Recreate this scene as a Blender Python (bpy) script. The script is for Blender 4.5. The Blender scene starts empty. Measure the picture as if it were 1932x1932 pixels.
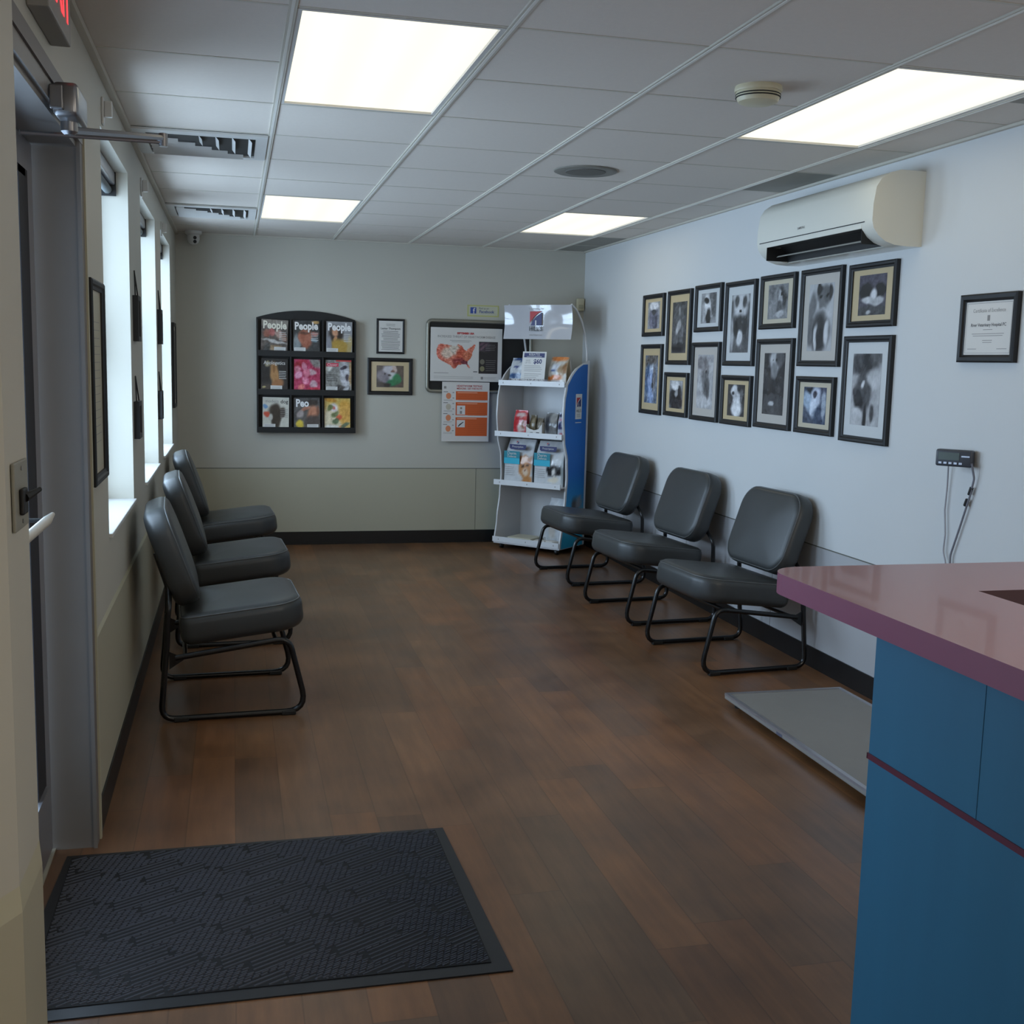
import bpy, bmesh, math, random
from mathutils import Vector, Matrix, noise as mnoise

random.seed(7)
sc = bpy.context.scene
COL = sc.collection
PI = math.pi
# ------------------------------------------------------------------ room sizes (metres)
XL, XR, YW, H, YB = -0.43, 2.879, 9.213, 2.454, -2.6
T = 0.61
GX, GY = -0.4466, 3.2388          # ceiling grid origin

# ------------------------------------------------------------------ camera
cam_d = bpy.data.cameras.new('camera'); cam = bpy.data.objects.new('camera', cam_d); COL.objects.link(cam)
cam_d.sensor_width = 36.0; cam_d.lens = 2117.07 * 36 / 1932; cam_d.clip_start = 0.02
fw = Vector((0.23976, 0.961877, -0.131556)); rt = Vector((0.970798, -0.238679, 0.024164)); up = Vector((0.008157, 0.133508, 0.991014))
cam.matrix_world = Matrix(((rt.x, up.x, -fw.x, 0), (rt.y, up.y, -fw.y, 0), (rt.z, up.z, -fw.z, 1.512), (0, 0, 0, 1)))
sc.camera = cam

# ------------------------------------------------------------------ world, exposure
w = bpy.data.worlds.new('world'); sc.world = w; w.use_nodes = True
w.node_tree.nodes['Background'].inputs[0].default_value = (0.55, 0.75, 1.0, 1)
w.node_tree.nodes['Background'].inputs[1].default_value = 1.6
vs = sc.view_settings
vs.view_transform = 'Standard'; vs.look = 'None'; vs.gamma = 1.0; vs.use_curve_mapping = False
vs.exposure = 0.42

def area(name, loc, rot, sx, sy, power, col):
    l = bpy.data.lights.new(name, 'AREA'); l.shape = 'RECTANGLE'; l.size = sx; l.size_y = sy; l.energy = power; l.color = col
    o = bpy.data.objects.new(name, l); COL.objects.link(o); o.location = loc; o.rotation_euler = rot
    return o
WINS = [(4.13, 5.15), (5.80, 6.84), (7.33, 8.37)]
WZ0, WZ1 = 0.87, 2.27
DAY = (0.70, 0.85, 1.0)
for i, (a, b) in enumerate(WINS):      # overcast daylight outside each window and the glazed door
    area('daylight_window', (-1.10, (a + b) / 2, 1.70), (0, -PI / 2, 0), 1.9, 1.4, 62, DAY)
area('daylight_door', (-1.0, 2.85, 1.2), (0, -PI / 2, 0), 2.0, 1.3, 10, DAY)
# the two ceiling fixtures behind the camera
area('ceiling_lamp_behind', (0.47, -1.2, H - 0.01), (0, 0, 0), 0.58, 1.18, 5, (1.0, 0.90, 0.74))
area('ceiling_lamp_behind', (2.3, 0.4, H - 0.01), (0, 0, 0), 0.58, 1.18, 28, (1.0, 0.90, 0.74))
area('fill_front', (1.9, YB + 0.1, 1.6), (PI / 2, 0, 0), 1.6, 1.4, 12, (1.0, 0.96, 0.92))  # added fill light; the front wall has no window
EMIT = 1.0

# ------------------------------------------------------------------ helpers
def lin(c):
    r = []
    for v in c[:3]:
        v = v / 255.0
        r.append(v / 12.92 if v <= 0.04045 else ((v + 0.055) / 1.055) ** 2.4)
    return tuple(r)

MATS = {}
def mat(name, rgb, rough=0.6, metal=0.0, var=0.06, scale=12.0, bump=0.0, bscale=200.0, spec=0.5, coat=0.0, stretch=None):
    if name in MATS: return MATS[name]
    m = bpy.data.materials.new(name); m.use_nodes = True; nt = m.node_tree; N = nt.nodes; L = nt.links
    b = N['Principled BSDF']; b.inputs['Roughness'].default_value = rough; b.inputs['Metallic'].default_value = metal
    b.inputs['Specular IOR Level'].default_value = spec; b.inputs['Coat Weight'].default_value = coat
    c = lin(rgb)
    tc = N.new('ShaderNodeTexCoord'); no = N.new('ShaderNodeTexNoise'); no.inputs['Scale'].default_value = scale; no.inputs['Detail'].default_value = 3
    src = tc.outputs['Object']
    if stretch:
        mp = N.new('ShaderNodeMapping'); mp.inputs['Scale'].default_value = stretch; L.new(src, mp.inputs[0]); src = mp.outputs[0]
    L.new(src, no.inputs['Vector'])
    mx = N.new('ShaderNodeMix'); mx.data_type = 'RGBA'
    L.new(no.outputs['Fac'], mx.inputs[0])
    mx.inputs[6].default_value = tuple(max(0, v * (1 - var)) for v in c) + (1,)
    mx.inputs[7].default_value = tuple(min(1, v * (1 + var)) for v in c) + (1,)
    L.new(mx.outputs[2], b.inputs['Base Color'])
    if bump:
        n2 = N.new('ShaderNodeTexNoise'); n2.inputs['Scale'].default_value = bscale; L.new(src, n2.inputs['Vector'])
        bp = N.new('ShaderNodeBump'); bp.inputs['Strength'].default_value = bump; bp.inputs['Distance'].default_value = 0.002
        L.new(n2.outputs['Fac'], bp.inputs['Height']); L.new(bp.outputs[0], b.inputs['Normal'])
    MATS[name] = m
    return m

def emat(name, rgb, strength, tubes=False):
    m = bpy.data.materials.new(name); m.use_nodes = True; nt = m.node_tree; N = nt.nodes; L = nt.links
    N.remove(N['Principled BSDF']); e = N.new('ShaderNodeEmission'); e.inputs[0].default_value = tuple(rgb) + (1,)
    e.inputs[1].default_value = strength
    if tubes:   # three tubes glowing behind the lens
        tc = N.new('ShaderNodeTexCoord'); sp = N.new('ShaderNodeSeparateXYZ'); L.new(tc.outputs['Object'], sp.inputs[0])
        a = N.new('ShaderNodeMath'); a.operation = 'MULTIPLY'; a.inputs[1].default_value = 3 * 2 * PI / 0.58; L.new(sp.outputs[0], a.inputs[0])
        s = N.new('ShaderNodeMath'); s.operation = 'COSINE'; L.new(a.outputs[0], s.inputs[0])
        k = N.new('ShaderNodeMath'); k.operation = 'MULTIPLY_ADD'; k.inputs[1].default_value = 0.035 * strength; k.inputs[2].default_value = strength; L.new(s.outputs[0], k.inputs[0])
        L.new(k.outputs[0], e.inputs[1])
    L.new(e.outputs[0], N['Material Output'].inputs[0]); MATS[name] = m
    return m

def glassmat(name, tint=(0.9, 0.95, 1.0), refl=0.12, rough=0.02):
    m = bpy.data.materials.new(name); m.use_nodes = True; nt = m.node_tree; N = nt.nodes; L = nt.links
    N.remove(N['Principled BSDF'])
    t = N.new('ShaderNodeBsdfTransparent'); t.inputs[0].default_value = tuple(tint) + (1,)
    g = N.new('ShaderNodeBsdfGlossy'); g.inputs['Roughness'].default_value = rough
    mx = N.new('ShaderNodeMixShader'); mx.inputs[0].default_value = refl
    L.new(t.outputs[0], mx.inputs[1]); L.new(g.outputs[0], mx.inputs[2]); L.new(mx.outputs[0], N['Material Output'].inputs[0]); MATS[name] = m
    return m

def printmat(name, rough=0.35, coat=0.0):
    m = bpy.data.materials.new(name); m.use_nodes = True; nt = m.node_tree; N = nt.nodes; L = nt.links
    b = N['Principled BSDF']; b.inputs['Roughness'].default_value = rough; b.inputs['Coat Weight'].default_value = coat
    a = N.new('ShaderNodeAttribute'); a.attribute_name = 'Col'; L.new(a.outputs['Color'], b.inputs['Base Color'])
    MATS[name] = m
    return m

class MB:
    def __init__(self): self.v = []; self.f = []; self.fm = []; self.mats = []; self.col = {}
    def mi(self, m):
        if m not in self.mats: self.mats.append(m)
        return self.mats.index(m)
    def add(self, vs_, fs, m, cols=None):
        o = len(self.v); self.v += [tuple(p) for p in vs_]; i = self.mi(m)
        for f in fs: self.f.append([o + k for k in f]); self.fm.append(i)
        if cols:
            for k, c in enumerate(cols): self.col[o + k] = c
        return self
    def box(self, x0, x1, y0, y1, z0, z1, m, M=None):
        P = [Vector((x, y, z)) for z in (z0, z1) for y in (y0, y1) for x in (x0, x1)]
        if M: P = [M @ p for p in P]
        return self.add(P, [(0, 2, 3, 1), (4, 5, 7, 6), (0, 1, 5, 4), (2, 6, 7, 3), (0, 4, 6, 2), (1, 3, 7, 5)], m)
    def bbox(self, x0, x1, y0, y1, z0, z1, r, m, seg=2, M=None):
        bm = bmesh.new(); bmesh.ops.create_cube(bm, size=1)
        for v in bm.verts:
            v.co = Vector(((x0 + x1) / 2 + v.co.x * (x1 - x0), (y0 + y1) / 2 + v.co.y * (y1 - y0), (z0 + z1) / 2 + v.co.z * (z1 - z0)))
        bmesh.ops.bevel(bm, geom=list(bm.edges), offset=r, segments=seg, profile=0.5, affect='EDGES')
        bm.verts.index_update()
        P = [(M @ v.co if M else v.co.copy()) for v in bm.verts]; F = [[v.index for v in f.verts] for f in bm.faces]; bm.free()
        return self.add(P, F, m)
    def tube(self, pts, r, m, seg=10, closed=False, caps=True):
        pts = [Vector(p) for p in pts]; n = len(pts); V = []; F = []
        prev = None
        for i, p in enumerate(pts):
            if closed: d = pts[(i + 1) % n] - pts[i - 1]
            else: d = pts[min(i + 1, n - 1)] - pts[max(i - 1, 0)]
            d.normalize()
            if prev is None:
                a = d.orthogonal().normalized()
            else:
                a = prev - d * prev.dot(d)
                a = a.normalized() if a.length > 1e-6 else d.orthogonal().normalized()
            prev = a; b = d.cross(a); rr = r[i] if isinstance(r, (list, tuple)) else r
            for k in range(seg):
                t = 2 * PI * k / seg; V.append(p + a * math.cos(t) * rr + b * math.sin(t) * rr)
        last = n if closed else n - 1
        for i in range(last):
            j = (i + 1) % n
            for k in range(seg): F.append((i * seg + k, i * seg + (k + 1) % seg, j * seg + (k + 1) % seg, j * seg + k))
        if not closed and caps:
            F.append(tuple(range(seg))[::-1]); F.append(tuple((n - 1) * seg + k for k in range(seg)))
        return self.add(V, F, m)
    def lathe(self, prof, c, m, seg=28, axis='z', M=None):
        V = []; F = []
        for (r, h) in prof:
            for k in range(seg):
                t = 2 * PI * k / seg; a, b = r * math.cos(t), r * math.sin(t)
                p = Vector((a, b, h)) if axis == 'z' else (Vector((h, a, b)) if axis == 'x' else Vector((a, h, b)))
                p = p + Vector(c); V.append(M @ p if M else p)
        n = len(prof)
        for i in range(n - 1):
            for k in range(seg): F.append((i * seg + k, i * seg + (k + 1) % seg, (i + 1) * seg + (k + 1) % seg, (i + 1) * seg + k))
        F.append(tuple(range(seg))[::-1]); F.append(tuple((n - 1) * seg + k for k in range(seg)))
        return self.add(V, F, m)
    def prism(self, poly, a0, a1, m, plane='xz', M=None):
        """polygon in a plane, extruded along the third axis from a0 to a1"""
        n = len(poly); V = []
        for a in (a0, a1):
            for (p, q) in poly:
                v = Vector((p, a, q)) if plane == 'xz' else (Vector((p, q, a)) if plane == 'xy' else Vector((a, p, q)))
                V.append(M @ v if M else v)
        F = [tuple(range(n))[::-1], tuple(range(n, 2 * n))] + [(k, (k + 1) % n, n + (k + 1) % n, n + k) for k in range(n)]
        return self.add(V, F, m)
    def frame(self, w, h, prof, m, cx=0, cz=0):
        """picture moulding in the local xz plane; prof = [(inset, y)]"""
        V = []; F = []; n = len(prof)
        for (ins, y) in prof:
            a, b = w / 2 - ins, h / 2 - ins
            V += [(cx - a, y, cz - b), (cx + a, y, cz - b), (cx + a, y, cz + b), (cx - a, y, cz + b)]
        for i in range(n):
            j = (i + 1) % n
            for k in range(4): F.append((i * 4 + k, i * 4 + (k + 1) % 4, j * 4 + (k + 1) % 4, j * 4 + k))
        return self.add(V, F, m)
    def rect(self, x0, x1, z0, z1, y, m):
        return self.add([(x0, y, z0), (x1, y, z0), (x1, y, z1), (x0, y, z1)], [(0, 1, 2, 3)], m)
    def poly(self, pts, y, m):
        return self.add([(p[0], y, p[1]) for p in pts], [tuple(range(len(pts)))], m)
    def art(self, x0, x1, z0, z1, y, m, fn, nx=30, nz=38):
        V = []; C = []; F = []
        for j in range(nz + 1):
            for i in range(nx + 1):
                u, v = i / nx, j / nz; V.append((x0 + (x1 - x0) * u, y, z0 + (z1 - z0) * v)); C.append(lin(fn(u, v)))
        for j in range(nz):
            for i in range(nx):
                a = j * (nx + 1) + i; F.append((a, a + 1, a + nx + 2, a + nx + 1))
        return self.add(V, F, m, C)
    def text(self, s, size, x, z, y, m, align='CENTER', sx=1.0, rot=0.0, M=None, bold=0.0):
        cu = bpy.data.curves.new('t', 'FONT'); cu.body = s; cu.size = size; cu.align_x = align; cu.align_y = 'CENTER'; cu.resolution_u = 2; cu.offset = bold
        o = bpy.data.objects.new('t', cu); me = bpy.data.meshes.new_from_object(o)
        ca, sa = math.cos(rot), math.sin(rot); V = []
        for v in me.vertices:
            a, b = v.co.x * sx, v.co.y; p = Vector((x + a * ca - b * sa, y, z + a * sa + b * ca)); V.append(M @ p if M else p)
        self.add(V, [list(p.vertices) for p in me.polygons], m)
        bpy.data.objects.remove(o); bpy.data.meshes.remove(me); bpy.data.curves.remove(cu)
        return self
    def lines(self, x0, x1, z0, z1, n, y, m, h=0.0022, ragged=0.15, center=False):
        for k in range(n):
            z = z1 - (z1 - z0) * (k + 0.5) / n; r = random.random() * ragged * (x1 - x0)
            if center: self.rect(x0 + r / 2, x1 - r / 2, z - h / 2, z + h / 2, y, m)
            else: self.rect(x0, x1 - r, z - h / 2, z + h / 2, y, m)
        return self
    def build(self, name, parent=None, smooth=None):
        me = bpy.data.meshes.new(name); me.from_pydata(self.v, [], self.f)
        for m in self.mats: me.materials.append(m)
        me.polygons.foreach_set('material_index', self.fm)
        if self.col:
            at = me.color_attributes.new('Col', 'FLOAT_COLOR', 'POINT')
            for k, c in self.col.items(): at.data[k].color = (c[0], c[1], c[2], 1)
        me.update()
        if smooth is not None:
            me.polygons.foreach_set('use_smooth', [True] * len(me.polygons)); me.set_sharp_from_angle(angle=math.radians(smooth))
        o = bpy.data.objects.new(name, me); COL.objects.link(o)
        if parent is not None: o.parent = parent
        return o

def recalc(o):
    bm = bmesh.new(); bm.from_mesh(o.data); bmesh.ops.recalc_face_normals(bm, faces=bm.faces); bm.to_mesh(o.data); bm.free(); return o

def tag(o, label, cat, group=None):
    o['label'] = label; o['category'] = cat
    if group: o['group'] = group
    return o
def thing(name, label, cat, loc=(0, 0, 0), rz=0.0, group=None):
    o = bpy.data.objects.new(name, None); o.empty_display_size = 0.1; COL.objects.link(o); o.location = loc; o.rotation_euler = (0, 0, rz)
    return tag(o, label, cat, group)
def structure(o): o['kind'] = 'structure'; return o
def sempty(name, loc=(0, 0, 0), rz=0.0):
    o = bpy.data.objects.new(name, None); COL.objects.link(o); o.location = loc; o.rotation_euler = (0, 0, rz); return structure(o)

def arc(cx, cy, r, a0, a1, n):
    return [(cx + r * math.cos(a0 + (a1 - a0) * k / n), cy + r * math.sin(a0 + (a1 - a0) * k / n)) for k in range(n + 1)]
def rrect(w, d, R, n=6, rf=None):
    """rounded rectangle outline; R at the back corners, rf at the front (+x)"""
    rf = R if rf is None else rf; P = []
    for (sx, sy, a, r) in ((1, 1, 0, rf), (-1, 1, PI / 2, R), (-1, -1, PI, R), (1, -1, 1.5 * PI, rf)):
        P += arc(sx * (w / 2 - r), sy * (d / 2 - r), r, a, a + PI / 2, n)
    return P
def fillet(pts, rad, n=6):
    """rounded polyline through 3-D points; rad = radius per inner corner"""
    pts = [Vector(p) for p in pts]; out = [pts[0]]
    for i in range(1, len(pts) - 1):
        r = rad[i - 1] if isinstance(rad, (list, tuple)) else rad
        a = (pts[i - 1] - pts[i]).normalized(); b = (pts[i + 1] - pts[i]).normalized()
        ang = a.angle(b); d = min(r / math.tan(ang / 2), (pts[i - 1] - pts[i]).length * .49, (pts[i + 1] - pts[i]).length * .49)
        p0, p1 = pts[i] + a * d, pts[i] + b * d
        for k in range(n + 1):
            t = k / n; out.append(p0 * (1 - t) ** 2 + pts[i] * 2 * t * (1 - t) + p1 * t * t)
    out.append(pts[-1]); return out

def paint(bg, blobs=(), noise=10, seed=0, bg2=None, grey=False, nscale=6):
    """a soft printed picture: background (optionally bottom colour bg2) plus blended blobs"""
    def fn(u, v):
        c = [bg[k] if bg2 is None else bg2[k] + (bg[k] - bg2[k]) * v for k in range(3)]
        u0, v0 = u, v; wv = .06; u = u0 + wv * mnoise.noise(Vector((u0 * 5, v0 * 5, seed + 2.5))); v = v0 + wv * .7 * mnoise.noise(Vector((u0 * 5 + 9, v0 * 5, seed + 7.5)))
        for bl in blobs:
            cx, cy, rx, ry, rot, cc = bl[:6]; soft = bl[6] if len(bl) > 6 else 0.6
            du, dv = u - cx, v - cy; ca, sa = math.cos(rot), math.sin(rot)
            a, b = (du * ca + dv * sa) / rx, (-du * sa + dv * ca) / ry
            q = math.sqrt(a * a + b * b); wgt = max(0, min(1, (1 - q) / soft + 0.5))
            wgt = wgt * wgt * (3 - 2 * wgt)
            c = [c[k] * (1 - wgt) + cc[k] * wgt for k in range(3)]
        n = mnoise.noise(Vector((u * nscale + seed * 3.1, v * nscale, seed))) + 0.7 * mnoise.noise(Vector((u * nscale * 2.7, v * nscale * 2.7 + seed, 5)))
        n += .5 * mnoise.noise(Vector((u0 * nscale * 6, v0 * nscale * 6, seed + 3)))
        return [max(0, min(255, x + n * noise * 1.5)) for x in c]
    return fn

# ------------------------------------------------------------------ materials
M_wall = mat('wall_paint_grey', (189, 186, 174), 0.55, var=0.02, scale=3, bump=0.05, bscale=300)
M_wallr = mat('wall_paint_pale', (208, 209, 208), 0.55, var=0.02, scale=3, bump=0.05, bscale=300)
M_wains = mat('wainscot_panel', (176, 171, 150), 0.45, var=0.03, scale=2)
M_wainsr = mat('wainscot_panel_pale', (178, 178, 180), 0.45, var=0.02, scale=2)
M_line = mat('panel_joint', (92, 92, 84), 0.6)
M_cap = mat('wainscot_cap', (186, 182, 158), 0.4, var=0.02)
M_base = mat('black_vinyl_base', (16, 16, 17), 0.4, var=0.1)
M_tile = mat('ceiling_tile', (214, 206, 196), 0.85, var=0.03, scale=60, bump=0.3, bscale=400)
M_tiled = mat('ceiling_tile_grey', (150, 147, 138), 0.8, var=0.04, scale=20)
M_grid = mat('ceiling_grid', (196, 191, 178), 0.5, var=0.03)
M_gridw = mat('ceiling_grid_white', (226, 224, 216), 0.35, var=0.02)
M_white = mat('white_metal', (205, 204, 200), 0.4, var=0.02)
M_cream = mat('cream_plastic', (206, 198, 168), 0.4, var=0.03)
M_jamb = mat('grey_steel_frame', (132, 128, 124), 0.45, var=0.03, metal=0.2)
M_jambd = mat('brown_grey_trim', (112, 106, 104), 0.5, var=0.03)
M_alu = mat('aluminium', (178, 178, 184), 0.32, metal=0.75, var=0.03)
M_alud = mat('dark_gasket', (28, 28, 34), 0.5)
M_steel = mat('brushed_steel', (150, 150, 152), 0.3, metal=0.9, var=0.06)
M_vinyl = mat('charcoal_vinyl', (56, 58, 58), 0.38, var=0.06, scale=8, bump=0.12, bscale=500, spec=0.5)
M_welt = mat('charcoal_vinyl_welt', (84, 86, 86), 0.33, var=0.04)
M_blk = mat('black_enamel_tube', (13, 13, 14), 0.28, var=0.1)
M_blkm = mat('black_matte', (19, 19, 18), 0.55, var=0.1)
M_frame = mat('black_wood_frame', (17, 17, 18), 0.5, var=0.15, scale=30)
M_glass = glassmat('window_glass', (0.92, 0.96, 1.0), 0.08)
M_print = printmat('printed_picture', 0.25, 0.3)
M_cover = printmat('magazine_cover', 0.28, 0.2)
M_bag = printmat('foil_bag_print', 0.27, 0.4)
M_paper = mat('white_paper', (214, 210, 204), 0.5, var=0.02)
M_ink = mat('black_ink', (52, 50, 50), 0.5, var=0.02)
M_inkg = mat('grey_ink', (140, 136, 132), 0.5, var=0.02)
M_inkr = mat('red_ink', (178, 44, 48), 0.5, var=0.02)
M_inko = mat('orange_ink', (206, 92, 40), 0.45, var=0.06, scale=20)
M_inkp = mat('peach_ink', (232, 176, 146), 0.45, var=0.02)
M_inkn = mat('navy_ink', (34, 38, 96), 0.45, var=0.03)
M_inkw = mat('white_ink', (214, 212, 208), 0.45, var=0.02)
M_teal = mat('teal_ink', (8, 130, 148), 0.35, var=0.04)
M_aqua = mat('aqua_ink', (44, 176, 204), 0.35, var=0.04)
M_lam = mat('mauve_laminate', (148, 106, 110), 0.3, var=0.03, scale=6, coat=0.2)
M_lame = mat('mauve_edge', (150, 84, 110), 0.42, var=0.04)
M_blue = mat('blue_stained_panel', (48, 116, 150), 0.5, var=0.10, scale=4, stretch=(3, 3, 0.35))
M_strip = mat('maroon_strip', (104, 44, 62), 0.4)
M_lens = emat('lamp_lens', (1.0, 0.94, 0.74), EMIT, True)

# ------------------------------------------------------------------ floor
def floor_material():
    m = bpy.data.materials.new('wood_plank_floor'); m.use_nodes = True; nt = m.node_tree; N = nt.nodes; L = nt.links
    b = N['Principled BSDF']
    def math_(op, a, bb=None, cc=None):
        n = N.new('ShaderNodeMath'); n.operation = op
        for i, x in enumerate((a, bb, cc)):
            if x is None: continue
            if isinstance(x, (int, float)): n.inputs[i].default_value = x
            else: L.new(x, n.inputs[i])
        return n.outputs[0]
    tc = N.new('ShaderNodeTexCoord'); sp = N.new('ShaderNodeSeparateXYZ'); L.new(tc.outputs['Object'], sp.inputs[0])
    X, Y = sp.outputs[0], sp.outputs[1]
    px = math_('DIVIDE', math_('SUBTRACT', X, 0.756), 0.1525); row = math_('FLOOR', px); fx = math_('FRACT', px)
    wn = N.new('ShaderNodeTexWhiteNoise'); wn.noise_dimensions = '1D'; L.new(row, wn.inputs['W'])
    py = math_('ADD', math_('DIVIDE', Y, 1.22), math_('MULTIPLY', wn.outputs['Value'], 1.0)); cy = math_('FLOOR', py); fy = math_('FRACT', py)
    cmb = N.new('ShaderNodeCombineXYZ'); L.new(row, cmb.inputs[0]); L.new(cy, cmb.inputs[1])
    w2 = N.new('ShaderNodeTexWhiteNoise'); w2.noise_dimensions = '2D'; L.new(cmb.outputs[0], w2.inputs['Vector'])
    ramp = N.new('ShaderNodeValToRGB'); L.new(w2.outputs['Value'], ramp.inputs[0]); cr = ramp.color_ramp
    cols = [(0.0, (96, 68, 47)), (0.3, (114, 79, 51)), (0.55, (102, 75, 53)), (0.8, (123, 83, 52)), (1.0, (108, 72, 46))]
    cr.elements[0].color = lin(cols[0][1]) + (1,); cr.elements[1].color = lin(cols[-1][1]) + (1,)
    for p, c in cols[1:-1]:
        e = cr.elements.new(p); e.color = lin(c) + (1,)
    # grain
    mp = N.new('ShaderNodeMapping'); mp.inputs['Scale'].default_value = (14, 1.3, 1); L.new(tc.outputs['Object'], mp.inputs[0])
    off = N.new('ShaderNodeVectorMath'); off.operation = 'ADD'; L.new(mp.outputs[0], off.inputs[0]); L.new(w2.outputs['Color'], off.inputs[1])
    g = N.new('ShaderNodeTexNoise'); g.inputs['Scale'].default_value = 2.2; g.inputs['Detail'].default_value = 6; g.inputs['Roughness'].default_value = 0.6; L.new(off.outputs[0], g.inputs['Vector'])
    gv = math_('MULTIPLY_ADD', g.outputs['Fac'], 0.9, 0.55)
    # blotchy tone inside boards
    n3 = N.new('ShaderNodeTexNoise'); n3.inputs['Scale'].default_value = 3.5; n3.inputs['Detail'].default_value = 3; L.new(tc.outputs['Object'], n3.inputs['Vector'])
    gv2 = math_('MULTIPLY', gv, math_('MULTIPLY_ADD', n3.outputs['Fac'], 1.1, 0.48))
    # joints
    ex = math_('LESS_THAN', math_('MINIMUM', fx, math_('SUBTRACT', 1.0, fx)), 0.012)
    ey = math_('LESS_THAN', math_('MINIMUM', fy, math_('SUBTRACT', 1.0, fy)), 0.0012)
    jn = math_('SUBTRACT', 1.0, math_('MULTIPLY', math_('MAXIMUM', ex, ey), 0.30))
    tot = math_('MULTIPLY', gv2, jn)
    vm = N.new('ShaderNodeVectorMath'); vm.operation = 'SCALE'; L.new(ramp.outputs[0], vm.inputs[0]); L.new(tot, vm.inputs['Scale'])
    L.new(vm.outputs[0], b.inputs['Base Color'])
    rg = math_('MULTIPLY_ADD', n3.outputs['Fac'], 0.16, 0.24); L.new(rg, b.inputs['Roughness'])
    bp = N.new('ShaderNodeBump'); bp.inputs['Strength'].default_value = 0.12; bp.inputs['Distance'].default_value = 0.001; L.new(jn, bp.inputs['Height']); L.new(bp.outputs[0], b.inputs['Normal'])
    return m
structure(MB().box(-1.05, XR + 0.15, YB - 0.1, YW + 0.15, -0.08, 0.0, floor_material()).build('floor'))

# ------------------------------------------------------------------ walls
WO = XL - 0.20
b = MB()
def wl(y0, y1, z0, z1, x1=XL): b.box(WO, x1, y0, y1, z0, z1, M_wall)
wl(1.86, 2.11, 0, H + .1)
wl(2.11, 3.54, 2.12, H + .1)
ys = [3.54] + [v for w_ in WINS for v in w_] + [YW + .1]
for i in range(0, len(ys), 2): wl(ys[i], ys[i + 1], 0, H + .1)
for (a, c) in WINS: wl(a, c, 0, WZ0); wl(a, c, WZ1, H + .1)
b.prism([(XL - .01, 2.11), (-0.354, 2.11), (-0.356, 1.925), (-0.404, 1.84), (WO, 1.60), (WO, 1.86), (XL - .01, 1.86)][::-1], 0, H + .1, M_wall, 'xy')
b.box(WO - .1, WO, YB, 1.861, 0, H + .1, M_wall)
structure(b.build('wall_left'))
structure(MB().box(XR, XR + .12, YB, YW + .1, 0, H + .1, M_wallr).build('wall_right'))
structure(MB().box(WO, XR + .12, YW, YW + .12, 0, H + .1, M_wall).build('wall_back'))
structure(MB().box(WO - .1, XR + .12, YB - .12, YB, 0, H + .1, M_wall).build('wall_front'))

# wainscot panels with a joint line and cap (trim)
ZR = 0.622
b = MB()
b.box(XL, XL + .006, 3.58, YW, 0, ZR, M_wains); b.prism([(XL, ZR), (XL + .006, ZR), (XL, ZR + .014)], 3.58, YW, M_cap, 'xz')
structure(b.build('trim_1'))
b = MB(); P = [(-0.354, 2.11), (-0.356, 1.925), (-0.404, 1.84), (WO, 1.60)]; Q = [(-0.350, 2.111), (-0.352, 1.922), (-0.400, 1.836), (WO + .01, 1.59)]
for k in range(3):
    (x0, y0), (x1, y1) = P[k], P[k + 1]; (a0, c0), (a1, c1) = Q[k], Q[k + 1]
    b.add([(a0, c0, 0), (a1, c1, 0), (a1, c1, ZR - .045), (a0, c0, ZR - .045)], [(0, 1, 2, 3)], M_wains)
    b.add([(a0, c0, ZR - .045), (a1, c1, ZR - .045), (x1, y1, ZR), (x0, y0, ZR)], [(0, 1, 2, 3)], M_cap)
b.add([(-0.43, 2.111, 0), (-0.350, 2.111, 0), (-0.350, 2.111, ZR - .045), (-0.354, 2.111, ZR), (-0.43, 2.111, ZR)], [(0, 1, 2, 3, 4)], M_cap)
structure(b.build('trim_2'))
b = MB(); b.box(XL, 1.972, YW - .006, YW, 0, ZR, M_wains).box(1.976, XR, YW - .006, YW, 0, ZR, M_wains)
b.box(XL, XR, YW - .002, YW, ZR, ZR + .006, M_line).box(1.972, 1.976, YW - .002, YW, 0, ZR, M_line)
structure(b.build('trim_3'))
b = MB(); b.box(XR - .005, XR, YB, YW, 0, ZR, M_wainsr); b.box(XR - .002, XR, YB, YW, ZR, ZR + .005, M_line)
for y in (8.0, 6.78, 5.56, 4.34): b.box(XR - .0055, XR - .004, y, y + .004, 0, ZR, M_line)
structure(b.build('trim_4'))
# window / ceiling edge angle
b = MB()
b.box(XL, XL + .022, 1.9, YW, H - .022, H - .001, M_grid).box(XR - .02, XR, YB, YW, H - .012, H - .001, M_grid).box(XL, XR, YW - .02, YW, H - .012, H - .001, M_grid)
structure(b.build('trim_5'))
BH = 0.105
structure(MB().box(XL, XL + .012, 3.575, YW, 0, BH, M_base).build('baseboard_left'))
structure(MB().box(XL, XR, YW - .012, YW, 0, BH, M_base).box(XL, XR, YW - .02, YW, 0, .012, M_base).build('baseboard_back'))
structure(MB().box(XR - .012, XR, YB, YW - .02, 0, BH, M_base).build('baseboard_right'))

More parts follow.
